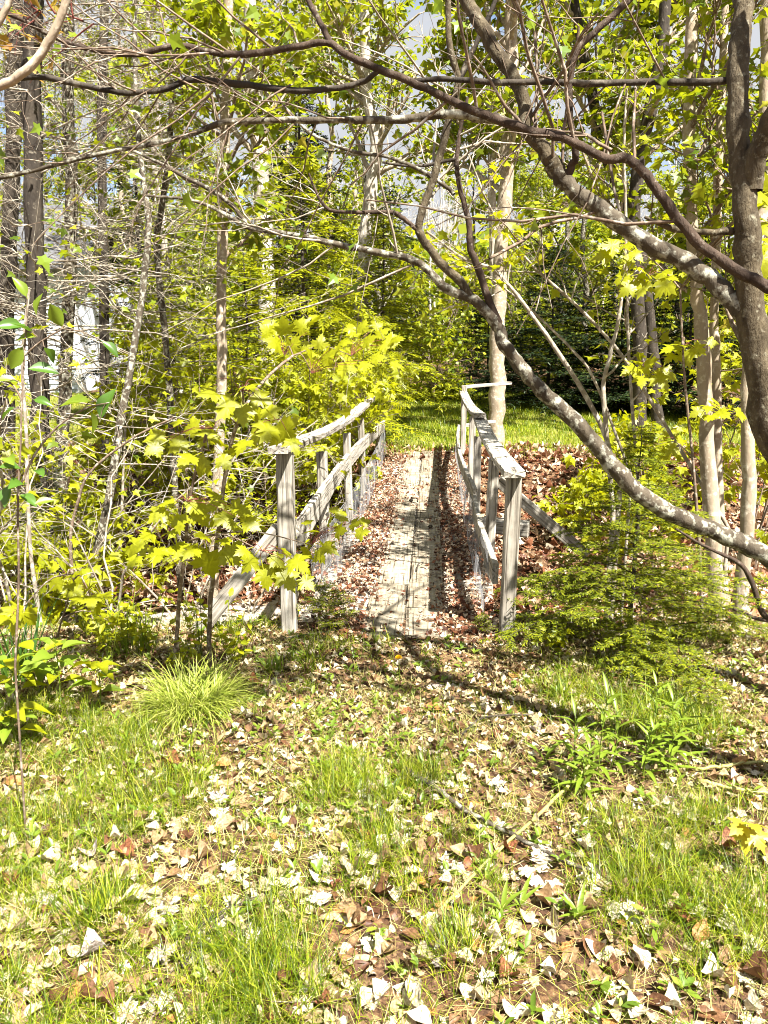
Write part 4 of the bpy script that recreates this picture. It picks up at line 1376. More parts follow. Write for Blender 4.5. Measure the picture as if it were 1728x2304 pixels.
side_twigs(front, [([(735, 96, 2.44), (540, 122, 2.46), (400, 102, 2.47), (190, 108, 2.49), (20, 32, 2.5)], 14, 10),
                   ([(1000, 256, 2.5), (720, 270, 2.5), (440, 298, 2.5), (120, 372, 2.5)], 12, 7),
                   ([(770, 196, 2.5), (560, 192, 2.5), (290, 209, 2.5), (0, 182, 2.5)], 12, 9)], 11, (.25, 1.0), 'twig_brown', 'fresh_leaf', (.035, .06), 1, .3, n2=3)
side_twigs(front, [([(240, 60, 2.5), (120, 30, 2.5), (60, 20, 2.5)], 10, 8)], 7, (.1, .3), 'twig_red', 'rust_leaf', (.03, .055), 1, .8, -.1)
side_twigs(front, [([(1590, 562, 2.26), (1408, 355, 2.3), (1180, 290, 2.33), (950, 195, 2.38)], 24, 20), ([(1440, 535, 2.5), (1262, 398, 2.54), (1178, 230, 2.56)], 40, 30),
                   ([(1560, 186, 2.5), (1230, 184, 2.5), (920, 182, 2.5)], 13, 9)], 7, (.25, 1.0), 'twig_brown', 'fresh_leaf', (.035, .06), 1, .2, n2=3)
side_twigs(low, [([(1060, 672, 3.2), (864, 570, 3.2), (640, 525, 3.2), (430, 450, 3.2)], 18, 8), ([(942, 520, 3.2), (990, 350, 3.2), (1020, 140, 3.2)], 18, 12), ([(1055, 500, 3.2), (1028, 355, 3.2), (1036, 200, 3.2)], 12, 8),
                 ([(880, 478, 3.2), (742, 472, 3.2), (695, 390, 3.2)], 8, 5)], 8, (.25, 1.0), 'twig', 'fresh_leaf', (.04, .06), 1, .25, n2=3)

# bough hanging in at the top left corner, very near
stem_thing('overhanging_branch', 'pale blurred-looking branch crossing the top left corner close to the viewer', 'branch', [([(-620, 1000, 1.35), (-420, 480, 1.35), (-160, 290, 1.35), (-20, 205, 1.35), (40, 175, 1.35), (88, 128, 1.35), (122, 70, 1.35), (145, 10, 1.35), (160, -80, 1.35), (200, -300, 1.35)], 22, 16),
                                                                                                                   ([(-140, 250, 1.4), (-30, 90, 1.4), (10, 30, 1.4), (40, -60, 1.4)], 16, 13)], 'bark_tan')

# ------------------------------------------------------------------ near maple saplings with leaves large enough to pick out
LEAFM = []
for k in range(5):
    g = Geo()
    v, f = maple_hi(petiole=.55, curl=[.5, .2, .7, .35, .6][k], droop=[.35, .6, .2, .5, .8][k], jit=.012, seed=k)
    g.add(v, *f)
    me = g.mesh('maple_leaf', M['maple_leaf'], smooth=True)
    LEAFM.append(me)


def put_leaf(root, me, base, Y, Z, s, name='leaf'):
    Y, Z = unit(np.asarray(Y, float)[None]), np.asarray(Z, float)[None]
    Z = unit(Z - (Z * Y).sum() * Y)
    X = np.cross(Y, Z)[0] * s
    Y, Z = Y[0] * s, Z[0] * s
    b = np.asarray(base, float) - np.array(root.location)
    o = obj(name, me, root)
    o.matrix_basis = Matrix(((X[0], Y[0], Z[0], b[0]), (X[1], Y[1], Z[1], b[1]), (X[2], Y[2], Z[2], b[2]), (0, 0, 0, 1)))
    return o


def near_sapling(root_px, stem_px, clusters, label, w=12, rootmat='twig_brown'):
    """clusters: (px, py, depth, [(leaf px, py, size px), ...]) ; every leaf hangs from its cluster's node"""
    P, R = poly([root_px] + stem_px, w, w * .5)
    b = P[0].copy()
    b[2] = float(GZ(b[0], b[1]))
    root = thing('maple_sapling', b, label, 'sapling')
    g = Geo()
    P = np.vstack([[b[0], b[1], b[2] - .05], P])
    R = np.concatenate([[R[0]], R])
    tubes(g, P, R, 7)
    g.build('stem', M[rootmat], root)
    for (nx, ny, nd, leaves) in clusters:
        N = A(nx, ny, nd)
        k = np.argmin(np.linalg.norm(P - N, axis=1) + np.maximum(P[:, 2] - N[2], 0) * .6)
        q = P[k]
        tw = Geo()
        mid = q * .5 + N * .5 + np.array((0, 0, .05))
        c = catmull([q, mid, N], 8)
        tubes(tw, c, np.linspace(.0045, .0022, 8), 5)
        tw.build('twig', M[rootmat], root)
        extra = [(lx + rng.normal() * 22, ly + rng.normal() * 12 - 10, sz * rng.uniform(.6, .95)) for lx, ly, sz in leaves]
        for k_, (lx, ly, sz) in enumerate(list(leaves) + extra):
            dd = nd + (rng.uniform(-.12, .05) if k_ < len(leaves) else rng.uniform(.05, .25))
            C = A(lx, ly, dd)
            s = sz * dd / F * rng.uniform(.95, 1.22)
            Y = C - N
            l = np.linalg.norm(Y)
            Y = Y / max(l, 1e-6)
            Y = unit((Y + np.array((0, -.25, -.15)) + rng.normal(size=3) * .12)[None])[0]
            base = C - Y * s * .95
            if l > s * 1.2:
                pg = Geo()
                tubes(pg, catmull([N, (N + base) / 2 + np.array((0, 0, .02)), base], 5), np.full(5, .0012), 4)
                pg.build('petiole', M['twig_red'], root)
            view = unit((np.array((0, 0, CAMH)) - C)[None])[0]
            Z = np.array((0, 0, 1.0)) * rng.uniform(.5, 1.0) + view * rng.uniform(.6, 1.2) + rng.normal(size=3) * .22
            put_leaf(root, LEAFM[rng.integers(5)], base, Y, Z, s)
    return root


def ring(nx, ny, nd, n, rad, sz, flat=.45, dy=10):
    out = []
    for k in range(n):
        a = k * 6.283 / n + rng.uniform(-.35, .35)
        r = rad * rng.uniform(.6, 1.1)
        out.append((nx + math.cos(a) * r, ny + dy + math.sin(a) * r * flat, sz * rng.uniform(.75, 1.15)))
    return (nx, ny, nd, out)


cl = [
    (470, 1225, 3.1, [(472, 1270, 70), (520, 1252, 56), (430, 1240, 50), (505, 1215, 52), (455, 1205, 46)]),
    (370, 1212, 3.15, [(400, 1238, 50), (352, 1250, 54), (308, 1232, 50), (330, 1205, 44), (385, 1195, 44), (300, 1262, 40)]),
    (590, 1240, 2.95, [(598, 1302, 56), (648, 1305, 62), (560, 1268, 46), (625, 1262, 48), (672, 1268, 50), (690, 1312, 48), (545, 1240, 40)]),
    (700, 1225, 3.1, [(738, 1232, 46), (722, 1252, 44), (765, 1195, 40), (800, 1178, 36), (742, 1172, 30), (815, 1198, 36), (700, 1195, 34)]),
    (420, 1128, 3.1, [(404, 1176, 54), (455, 1160, 58), (508, 1170, 56), (355, 1158, 46), (545, 1146, 46), (565, 1180, 40), (440, 1138, 52), (490, 1132, 50), (375, 1132, 40)]),
    (470, 1015, 3.0, [(452, 1050, 56), (420, 1032, 46), (505, 1040, 40)]),
]
near_sapling((395, 1470, 3.5), [(400, 1400, 3.45), (405, 1330, 3.3), (415, 1250, 3.2), (425, 1150, 3.15), (440, 1060, 3.1), (465, 980, 3.05)], cl, 'near maple sapling with big glowing leaves left of the first bridge post', 11)
cl = [
    (545, 880, 3.0, [(508, 918, 62), (545, 932, 52), (590, 900, 60), (470, 885, 50), (610, 930, 50), (560, 868, 46)]),
    (620, 945, 2.9, [(600, 972, 62), (645, 975, 66), (545, 1002, 58), (575, 985, 46), (660, 1000, 50)]),
    (480, 965, 3.1, [(465, 985, 56), (400, 1000, 46), (350, 985, 50), (430, 962, 46), (345, 1010, 40)]),
    (700, 840, 4.2, [(742, 800, 44), (780, 828, 46), (700, 800, 40), (825, 822, 40), (850, 805, 36), (770, 772, 42), (720, 770, 36)]),
    (790, 800, 4.3, [(830, 765, 42), (870, 778, 40), (890, 765, 38), (815, 735, 36), (860, 748, 34)]),
    (640, 800, 4.3, [(620, 770, 42), (660, 775, 40), (680, 735, 44), (640, 735, 40), (705, 720, 40), (600, 745, 36)]),
]
near_sapling((470, 1440, 3.6), [(476, 1330, 3.5), (490, 1200, 3.4), (505, 1080, 3.3), (525, 980, 3.2), (560, 900, 3.2), (610, 840, 3.9), (660, 800, 4.2)], cl, 'taller near maple sapling whose bright leaves hang in front of the left handrail', 12)
cl = [ring(40, 1380, 2.7, 4, 38, 48), ring(200, 1330, 3.6, 5, 45, 42), ring(250, 1400, 3.8, 6, 50, 40), ring(150, 1300, 3.7, 4, 40, 40)]
near_sapling((120, 1500, 3.9), [(130, 1430, 3.9), (150, 1360, 3.8), (170, 1290, 3.7)], cl, 'small maple seedling low among the stems at far left', 6)
cl = [ring(1700, 560, 3.3, 5, 45, 58), ring(1690, 500, 3.2, 4, 40, 50), ring(1735, 430, 3.1, 4, 40, 60), ring(1480, 1000, 4.4, 5, 40, 40), ring(1600, 920, 4.2, 4, 36, 38), ring(1450, 830, 4.4, 6, 50, 46), ring(1460, 620, 4.4, 7, 60, 46), ring(1540, 780, 4.3, 5, 45, 44), ring(1400, 560, 4.5, 5, 50, 38)]
near_sapling((1580, 1400, 4.3), [(1575, 1250, 4.3), (1560, 1050, 4.3), (1540, 850, 4.3), (1530, 650, 4.3)], cl, 'maple sapling with broad yellow-green leaves around the slim stems at right', 9)

# shrub with oval leaves at the left edge, near the viewer
OVAL = []
for k in range(4):
    g = Geo()
    v, f = grid_leaf(oval(.27, .9), curl=.3, bend=.12 + .1 * k, petiole=.12, fold=.25, seed=k)
    g.add(v, *f)
    OVAL.append(g.mesh('oval_leaf', M[('fresh_leaf', 'deep_leaf')[k % 2]]))


def leaf_shrub(root_px, lines, leaves, label, name='leafy_shrub', meshes=OVAL, mat='twig_brown', cat='shrub'):
    PR = [poly(p, w0, w1) for p, w0, w1 in lines]
    b = A(*root_px)
    b[2] = float(GZ(b[0], b[1]))
    root = thing(name, b, label, cat)
    P0, R0 = PR[0]
    PR[0] = (np.vstack([[b[0], b[1], b[2] - .04], P0]), np.concatenate([[R0[0]], R0]))
    for P, R in PR:
        g = Geo()
        tubes(g, P, R, 6)
        g.build('stem', M[mat], root)
    allp = np.concatenate([P for P, _ in PR])
    for px, py, d, sz in leaves:
        C = A(px, py, d)
        q = allp[np.argmin(np.linalg.norm(allp - C, axis=1))]
        s = sz * d / F
        Y = unit((C - q + rng.normal(size=3) * .02)[None])[0]
        base = C - Y * s * .5
        if np.linalg.norm(base - q) > .01:
            g = Geo()
            tubes(g, np.array([q, (q + base) / 2 + np.array((0, 0, .01)), base]), np.full(3, .0014), 4)
            g.build('petiole', M[mat], root)
        view = unit((np.array((0, 0, CAMH)) - C)[None])[0]
        put_leaf(root, meshes[rng.integers(len(meshes))], base, Y, np.array((0, 0, 1.)) + view * rng.uniform(0, .9) + rng.normal(size=3) * .35, s)
    return root


leaf_shrub((30, 1640, 2.3), [([(34, 1500, 2.3), (42, 1300, 2.3), (40, 1150, 2.3), (46, 1000, 2.3), (52, 850, 2.3), (60, 720, 2.3)], 6, 4), ([(42, 1100, 2.3), (80, 1020, 2.3), (130, 960, 2.3), (190, 920, 2.3), (250, 905, 2.3)], 6, 3),
                             ([(50, 900, 2.3), (20, 860, 2.3), (-40, 850, 2.3)], 5, 3), ([(55, 800, 2.3), (90, 770, 2.3), (140, 740, 2.3)], 5, 3)],
           [(40, 800, 2.3, 60), (90, 830, 2.3, 62), (60, 760, 2.3, 50), (20, 855, 2.3, 52), (110, 790, 2.3, 44), (130, 715, 2.3, 60), (30, 730, 2.3, 56), (85, 690, 2.3, 50), (60, 740, 2.3, 52), (175, 905, 2.3, 78), (235, 915, 2.3, 74), (210, 945, 2.3, 50),
            (20, 925, 2.3, 46), (20, 1030, 2.25, 56), (30, 1050, 2.25, 50), (45, 1085, 2.25, 62), (85, 1060, 2.3, 46), (95, 1130, 2.3, 44), (60, 1120, 2.3, 52), (15, 1110, 2.3, 52), (245, 780, 2.3, 46), (-10, 990, 2.3, 50), (90, 900, 2.3, 42), (50, 650, 2.3, 46)],
           'oval-leaved green shrub on a thin stem at the left edge, nearest the viewer')

# broad leaved patch at the left of the foreground
BROAD = []
for k in range(4):
    g = Geo()
    v, f = grid_leaf(oval(.30, .75), curl=.25, bend=.25 + .12 * k, petiole=.25, fold=.22, seed=20 + k)
    g.add(v, *f)
    BROAD.append(g.mesh('broad_leaf', M[('fresh_leaf', 'maple_leaf')[k % 2]]))
blabs = ['broad leaved plant at the left edge of the foreground', 'broad leaved plant with a tall central shoot beside the grass tuft', 'broad leaved plant just left of the grass tuft', 'lowest broad leaved plant by the left edge', 'broad leaved plant in front of the stems at left']
for k, (px, py, H) in enumerate([(40, 1600, .24), (135, 1590, .28), (225, 1600, .22), (30, 1680, .16), (95, 1560, .20)]):
    b = G(px, py)
    b[2] = float(GZ(b[0], b[1]))
    root = thing('broadleaf_plant', b, blabs[k], 'plant', 'broad leaved plants at the left')
    g = Geo()
    tubes(g, catmull([b - np.array((0, 0, .02)), b + np.array((.01, 0, H * .5)), b + np.array((0, .01, H))], 6), np.linspace(.004, .002, 6), 5)
    g.build('stem', M['fresh_leaf'], root)
    for j in range(11):
        a = j * 2.4 + rng.uniform(0, .4)
        u = .35 + .65 * j / 10
        base = b + np.array((0, 0, H * u))
        Y = np.array((math.cos(a), math.sin(a), rng.uniform(.1, .6)))
        put_leaf(root, BROAD[rng.integers(4)], base, Y, np.array((0, 0, 1.)) + rng.normal(size=3) * .2, rng.uniform(.08, .125))

# goldenrod like stems at right
LANC = []
for k in range(4):
    g = Geo()
    v, f = grid_leaf(oval(.085, .8), curl=.5, bend=.2 + .15 * k, petiole=.02, fold=.3, nx=2, ny=6, seed=40 + k)
    g.add(v, *f)
    LANC.append(g.mesh('lance_leaf', M['fresh_leaf']))
gl = [(1290, 1770, 1620, 'leftmost tall lance-leaved weed stem before the fir sapling'), (1345, 1765, 1560, 'tallest lance-leaved weed stem, left of the gap'), (1370, 1740, 1590, 'lance-leaved weed stem just right of the tallest one'), (1470, 1740, 1545, 'lance-leaved weed stem tallest in the right clump'), (1500, 1755, 1580, 'lance-leaved weed stem at the right of the right clump'),
      (1445, 1760, 1640, 'short lance-leaved weed stem at the left of the right clump'), (1320, 1790, 1680, 'shortest lance-leaved weed stem in the left clump'), (1520, 1730, 1600, 'rightmost lance-leaved weed stem before the fir sapling')]
for px, py, top, lab in gl:
    b = G(px, py)
    b[2] = float(GZ(b[0], b[1]))
    H = float(A(px, top, b[1])[2]) - b[2]
    root = thing('lanceleaf_weed', b, lab, 'plant', 'lance-leaved weeds at the right')
    tip = b + np.array((rng.normal() * .02, rng.normal() * .02, H))
    st = catmull([b - np.array((0, 0, .02)), (b + tip) / 2 + rng.normal(size=3) * .006, tip], 10)
    g = Geo()
    tubes(g, st, np.linspace(.0028, .0014, 10), 5)
    g.build('stem', M['fresh_leaf'], root)
    for j in range(20):
        u = .15 + .85 * j / 19
        p = np.array([np.interp(u, np.linspace(0, 1, 10), st[:, q]) for q in range(3)])
        a = j * 2.4
        Y = np.array((math.cos(a), math.sin(a), .5 + .9 * u ** 3))
        put_leaf(root, LANC[rng.integers(4)], p, Y, np.array((-math.cos(a) * .3, -math.sin(a) * .3, 1.)), rng.uniform(.075, .115) * (1.1 - .3 * u))

# low rosettes
ROS = [(1130, 2060, .10, 6, 'rosette weed left of the fallen twig crossing'), (1300, 2070, .12, 8, 'upright lance-leaved seedling in the lower right grass'), (1225, 1720, .14, 3, 'single yellow-green blade-leaved seedling at mid right'), (1170, 2050, .10, 4, 'thin dark-leaved seedling right of centre'), (1090, 1990, .08, 5, 'small seedling below the long stick'),
       (500, 2120, .06, 6, 'small clover-like seedling left of centre'), (1260, 1810, .06, 6, 'small round-leaved weed under the tall weeds'), (600, 1500, .10, 8, 'leafy weed at the near left of the bridge'), (1000, 1600, .06, 5, 'tiny weed right of the dandelion'), (350, 1700, .08, 5, 'leafy seedling below the grass tuft')]
for px, py, s, n, lab in ROS:
    b = G(px, py)
    b[2] = float(GZ(b[0], b[1]))
    root = thing('rosette_weed', b, lab, 'plant', 'rosette weeds in the foreground')
    for j in range(n):
        a = j * 2.4 + rng.uniform(0, .5)
        put_leaf(root, LANC[rng.integers(4)], b + np.array((0, 0, .005)), np.array((math.cos(a), math.sin(a), rng.uniform(1.0, 2.6))), np.array((-math.cos(a), -math.sin(a), .6)), s * rng.uniform(.5, .95))

# yellow seedling at the right edge
b = G(1690, 1960)
b[2] = float(GZ(b[0], b[1]))
root = thing('maple_seedling', b, 'yellow-leaved maple seedling at the right edge of the foreground', 'seedling')
g = Geo()
top = A(1680, 1850, b[1])
tubes(g, catmull([b - np.array((0, 0, .02)), (b + top) / 2 + np.array((.01, 0, 0)), top], 7), np.full(7, .0018), 5)
g.build('stem', M['twig_red'], root)
ym = []
for k in range(2):
    g = Geo()
    v, f = maple_hi(petiole=.3, curl=.5, droop=.7, jit=.012, seed=30 + k)
    g.add(v, *f)
    ym.append(g.mesh('yellow_leaf', M['yellow_leaf']))
for lx, ly in ((1675, 1895), (1650, 1850), (1705, 1880), (1690, 1840)):
    C = A(lx, ly, b[1] - .03)
    Y = unit((C - top + np.array((0, -.02, -.01)))[None])[0]
    put_leaf(root, ym[rng.integers(2)], top, Y, np.array((0, -.6, 1.)), .075)

# dandelion
b = G(897, 1535)
b[2] = float(GZ(b[0], b[1]))
top = A(897, 1482, b[1])
root = thing('dandelion', b, 'single yellow dandelion in the litter in front of the bridge', 'flower')
g = Geo()
tubes(g, catmull([b - np.array((0, 0, .01)), (b + top) / 2 + np.array((.004, 0, 0)), top], 6), np.full(6, .0017), 5)
g.build('stem', M['fresh_leaf'], root)
g = Geo()
n = 90
a = rng.uniform(0, 6.283, n)
e = rng.uniform(.15, 1.4, n)
Y = np.column_stack([np.cos(a) * np.cos(e), np.sin(a) * np.cos(e), np.sin(e)])
Z = np.cross(np.cross(Y, np.array([[0, 0, 1.0]])), Y)
pet = (np.array([(-.08, 0, 0), (.08, 0, 0), (.11, .95, .05), (0, 1, .05), (-.11, .95, .05)]), (np.array([(0, 1, 2, 4)]), np.array([(4, 2, 3)])))
scatter(g, pet, np.repeat(top[None], n, 0), frames(unit(Z + 1e-6), Y), np.full(n, .019))
g.build('flower', M['yellow'], root, False)
for j in range(6):
    aa = j * 1.05
    put_leaf(root, LANC[j % 4], b, np.array((math.cos(aa), math.sin(aa), .4)), np.array((0, 0, 1.)), .07)


# ------------------------------------------------------------------ grass
def blades(geo, pos, h, w, bend, yaw=None, seg=3, lean=None):
    n = len(pos)
    yaw = rng.uniform(0, 6.283, n) if yaw is None else yaw
    d = np.column_stack([np.cos(yaw), np.sin(yaw), np.zeros(n)])
    sd_ = np.column_stack([-np.sin(yaw), np.cos(yaw), np.zeros(n)])
    if lean is None:
        lean = np.abs(rng.normal(size=n)) * .25
    V = np.zeros((n, 2 * seg + 1, 3))
    for k in range(seg + 1):
        t = k / seg
        an = lean + bend * t
        c = pos + d * (np.sin(an) * h * t)[:, None]
        c[:, 2] += np.cos(an * .9) * h * t
        ww = (w * (1 - t ** 1.7) * .5)[:, None]
        if k < seg:
            V[:, 2 * k] = c - sd_ * ww
            V[:, 2 * k + 1] = c + sd_ * ww
        else:
            V[:, 2 * k] = c
    o = (np.arange(n) * (2 * seg + 1))[:, None, None]
    Q = np.array([(2 * k, 2 * k + 1, 2 * k + 3, 2 * k + 2) for k in range(seg - 1)])
    T = np.array([(2 * seg - 2, 2 * seg - 1, 2 * seg)])
    geo.add(V, (Q[None] + o).reshape(-1, 4), (T[None] + o).reshape(-1, 3))


def scatter_xy(n, y0, y1, slope=.60, pad=.75):
    y = np.sqrt(rng.uniform(y0 ** 2, y1 ** 2, n))
    x = rng.uniform(-1, 1, n) * (slope * y + pad)
    return x, y


def off_bridge(x, y, m=.0):
    s = (x - B0[0]) * ax[0] + (y - B0[1]) * ax[1]
    l = (x - B0[0]) * sd[0] + (y - B0[1]) * sd[1]
    return ~((s > -.12) & (s < BL + .2) & (np.abs(l) < HW + m))


g = Geo()
x, y = scatter_xy(470000, 1.15, 4.5)
pat = fbm(x * 2.3 + 3, y * 2.3 + 11, 4)
px_ = CX + x / np.maximum(y, .1) * F * .97
left = sst(420, 60, px_)
lowb = sst(2.25, 1.6, y)
dens = sst(.50, .70, pat) * .26 + .10 + lowb * .30 * sst(.42, .6, pat) + left * .42 * sst(.36, .55, pat) * sst(3.6, 2.6, y)
dens *= (.30 + 1.2 * sst(.42, .66, fbm(x * 9 + 4, y * 9 + 2, 3))) * (1 - .6 * sst(3.0, 3.6, y))
ok = (rng.random(len(x)) < np.minimum(dens * 1.9, .95)) & off_bridge(x, y)
x, y, pat = x[ok], y[ok], pat[ok]
pos = np.column_stack([x, y, GZ(x, y) - .004])
n = len(pos)
h = .02 + .10 * rng.random(n) ** 2.0 * (.7 + .9 * sst(.5, .7, pat)) * (1 + .35 * sst(2.3, 1.6, y))
blades(g, pos, h, rng.uniform(.0014, .0034, n), rng.uniform(.1, 1.3, n))
tag(g.build('grass', M['grass'], None), kind='stuff')
NG = n
# dry thatch lying between the green blades
g = Geo()
x, y = scatter_xy(40000, 1.15, 4.7)
ok = off_bridge(x, y) & (rng.random(len(x)) < .25 + .75 * sst(.42, .58, fbm(x * 3, y * 3, 3)))
x, y = x[ok], y[ok]
n = len(x)
blades(g, np.column_stack([x, y, GZ(x, y) + rng.uniform(0, .02, n)]), rng.uniform(.04, .11, n), rng.uniform(.0012, .0028, n), rng.uniform(-.3, .5, n), lean=rng.uniform(1.15, 1.55, n))
tag(g.build('dead_grass', M['straw'], None), kind='stuff')
# lawn beyond the bridge
g = Geo()
y = rng.uniform(10.9, 22.5, 95000)
x = rng.uniform(-3.2, 7.2, 95000)
ok = lawn_in(x, y) | (rng.random(len(x)) < .12)
x, y = x[ok], y[ok]
xs_ = rng.uniform(-14, -3, 40000)
ys_ = rng.uniform(10.5, 21.8, 40000)
ok = yard_in(xs_, ys_)
x, y = np.concatenate([x, xs_[ok]]), np.concatenate([y, ys_[ok]])
n = len(x)
blades(g, np.column_stack([x, y, GZ(x, y)]), rng.uniform(.04, .16, n) * (.6 + fbm(x * 1.2, y * 1.2)), rng.uniform(.006, .012, n), rng.uniform(.1, 1.2, n), seg=2)
tag(g.build('lawn_grass', M['grass'], None), kind='stuff')

# the arching grass tuft and other clumps, each a plant
def tuft(px, py, n, H, spread, lab, w=(.003, .006), bend=(.5, 1.7), mat='grass', name='grass_tuft', lean=.35):
    b = G(px, py)
    b[2] = float(GZ(b[0], b[1]))
    root = thing(name, b, lab, 'grass tuft')
    g = Geo()
    a = rng.uniform(0, 6.283, n)
    r = np.sqrt(rng.random(n)) * spread
    pos = b + np.column_stack([np.cos(a) * r, np.sin(a) * r, np.zeros(n) - .005])
    blades(g, pos, H * rng.uniform(.5, 1.1, n), rng.uniform(w[0], w[1], n), rng.uniform(bend[0], bend[1], n), yaw=a + rng.normal(size=n) * 1.0, seg=5, lean=np.abs(rng.normal(size=n)) * lean)
    c = g.build('blades', M[mat], root)
    c['kind'] = 'stuff'


tuft(440, 1600, 700, .27, .15, 'dense arching tuft of pale green grass at the left', (.004, .007), (.5, 1.7), 'pale_grass')
tuft(1390, 1865, 160, .12, .07, 'sparse brownish grass tuft under the tall weeds', (.0015, .003), (.2, 1.0))
tuft(230, 2080, 260, .17, .10, 'lush grass clump at the lower left', (.002, .004), (.2, 1.0))
tuft(1060, 2170, 240, .15, .12, 'lush grass clump at the bottom right of centre', (.002, .0035), (.1, .8))
tuft(640, 2240, 220, .15, .12, 'lush grass clump at the bottom left of centre', (.002, .0035), (.1, .8))
tuft(700, 1490, 60, .16, .08, 'thin grass clump at the near end of the bridge', (.003, .006), (.1, .7))
tuft(300, 1470, 40, .30, .08, 'strappy upright leaves by the stems at left', (.006, .011), (.05, .5), 'fresh_leaf', 'iris_clump', .15)
tuft(45, 1530, 34, .42, .09, 'strappy dark upright leaves at the far left', (.009, .016), (.05, .5), 'deep_leaf', 'iris_clump', .18)
tuft(620, 1500, 24, .14, .04, 'small strappy upright leaves left of the bridge end', (.006, .01), (.05, .4), 'fresh_leaf', 'iris_clump', .12)

# leafy weeds between the stream bed and the tuft
wl_ = [(285, 1470, .42, 'tall leafy weed in front of the stream bed'), (340, 1480, .34, 'leafy weed left of the maple sapling'), (455, 1480, .36, 'leafy weed with pale upper leaves at the foot of the left brace'), (520, 1490, .30, 'bushy weed between the brace foot and the first post'), (250, 1500, .30, 'leafy weed above the broad leaved plants'),
       (420, 1520, .22, 'low weed behind the grass tuft'), (1240, 1470, .16, 'low weed right of the near right post'), (200, 1440, .35, 'leafy weed under the thin leaning trunk')]
for px, py, H, lab in wl_:
    b = G(px, py)
    b[2] = float(GZ(b[0], b[1]))
    root = thing('leafy_weed', b, lab, 'plant', 'leafy weeds left of the bridge end')
    n = 5
    az = rng.uniform(0, 6.28, n)
    P0 = np.zeros((n, 6, 3))
    hh = H * rng.uniform(.5, 1.1, n)
    for i in range(6):
        u = i / 5
        P0[:, i] = b + np.column_stack([np.cos(az) * u * hh * .3, np.sin(az) * u * hh * .3, hh * u - .01])
    R0 = np.full((n, 6), .002)
    g = Geo()
    tubes(g, P0, R0, 4)
    Q1, R1 = grow(P0, R0, 5, .05, .12, (.6, 1.2), .1, 4, .2, .1, .7)
    tubes(g, Q1, R1, 3)
    g.build('stems', M['fresh_leaf'], root)['kind'] = 'stuff'
    lg = Geo()
    ov = (np.array([(0, 0, 0), (.24, .3, .05), (.2, .7, .02), (0, 1, -.12), (-.2, .7, .02), (-.24, .3, .05), (0, .5, -.03)]), (np.array([(0, 1, 6), (1, 2, 6), (2, 3, 6), (3, 4, 6), (4, 5, 6), (5, 0, 6)]),))
    scatter(lg, ov, *leaf_at(np.concatenate([Q1, P0[:, 2:]]), 2, .02, (.03, .06), 1., .1))
    c = lg.build('foliage', M['maple_leaf'], root, False)
    c['kind'] = 'stuff'

# ------------------------------------------------------------------ leaf litter
def dead_leaf(seed, kind):
    r = np.random.default_rng(seed)
    if kind == 0:
        return maple_hi(.35, r.uniform(-.9, 1.1), r.uniform(-.5, .8), .03, seed)
    k = r.uniform(.30, .46)
    return grid_leaf(oval(k, r.uniform(.55, .85)), r.uniform(-.8, 1.2), r.uniform(-.35, .45), r.uniform(-.5, .5), .12, jit=.055, seed=seed, nx=4, ny=6, fold=r.uniform(-.15, .15))


DL = [dead_leaf(k, 0 if k in (0, 3, 6, 9) else 1) for k in range(12)]


def lie(n, tilt=.5):
    Z = rng.normal(size=(n, 3)) * tilt
    Z[:, 2] = np.where(rng.random(n) < .85, 1, -1)
    Z = unit(Z)
    Y = rdir(n)
    Y = unit(Y - (Y * Z).sum(-1, keepdims=True) * Z)
    return frames(Z, Y)


def litter(name, mat, x, y, z, s, nvar=(1, 2, 3, 5, 6, 7, 9, 10, 11, 4), tilt=.45):
    g = Geo()
    k = rng.integers(0, len(nvar), len(x))
    for i, v in enumerate(nvar):
        m = k == i
        if m.any():
            p = np.column_stack([x[m], y[m], z[m]])
            tv, tf = DL[v]
            tv = tv - np.array((0, .5, 0))
            scatter(g, (tv, tf), p, lie(len(p), tilt), s[m])
    return tag(g.build(name, M[mat], None), kind='stuff')


# near bank
x, y = scatter_xy(58000, 1.15, 5.0)
cl_ = fbm(x * 1.9 + 70, y * 1.9 + 20, 3)
ok = off_bridge(x, y) & (rng.random(len(x)) < (.46 + .18 * sst(.42, .6, cl_)) * (.55 + .45 * sst(2.2, 3.2, y)))
x, y = x[ok], y[ok]
litter('leaf_litter', 'litter', x, y, GZ(x, y) + rng.uniform(.002, .02, len(x)), rng.uniform(.016, .062, len(x)) * (.66 + .42 * sst(2.9, 1.6, y)), tilt=.22)
# small green seedlings coming up through the litter, too many to count
lw = Geo()
x, y = scatter_xy(1500, 1.2, 4.6)
ok = off_bridge(x, y) & (rng.random(len(x)) < .35 + .65 * sst(.45, .6, fbm(x * 2 + 8, y * 2 + 3)))
x, y = x[ok], y[ok]
nl_ = 6
bx, by = np.repeat(x, nl_), np.repeat(y, nl_)
aa = rng.uniform(0, 6.283, len(bx))
Yd = unit(np.column_stack([np.cos(aa), np.sin(aa), rng.uniform(.1, 1.3, len(bx))]))
Zd = np.zeros((len(bx), 3))
Zd[:, 2] = 1
Zd = Zd + rng.normal(size=Zd.shape) * .25
Zd = unit(Zd - (Zd * Yd).sum(-1, keepdims=True) * Yd)
ov_ = (np.array([(0, 0, 0), (.16, .3, .04), (.17, .65, .02), (0, 1, -.10), (-.17, .65, .02), (-.16, .3, .04), (0, .5, -.02)]), (np.array([(0, 1, 6), (1, 2, 6), (2, 3, 6), (3, 4, 6), (4, 5, 6), (5, 0, 6)]),))
scatter(lw, ov_, np.column_stack([bx, by, GZ(bx, by) + rng.uniform(.005, .04, len(bx))]), frames(Zd, Yd), rng.uniform(.018, .05, len(bx)))
tag(lw.build('low_weeds', M['fresh_leaf'], None), kind='stuff')
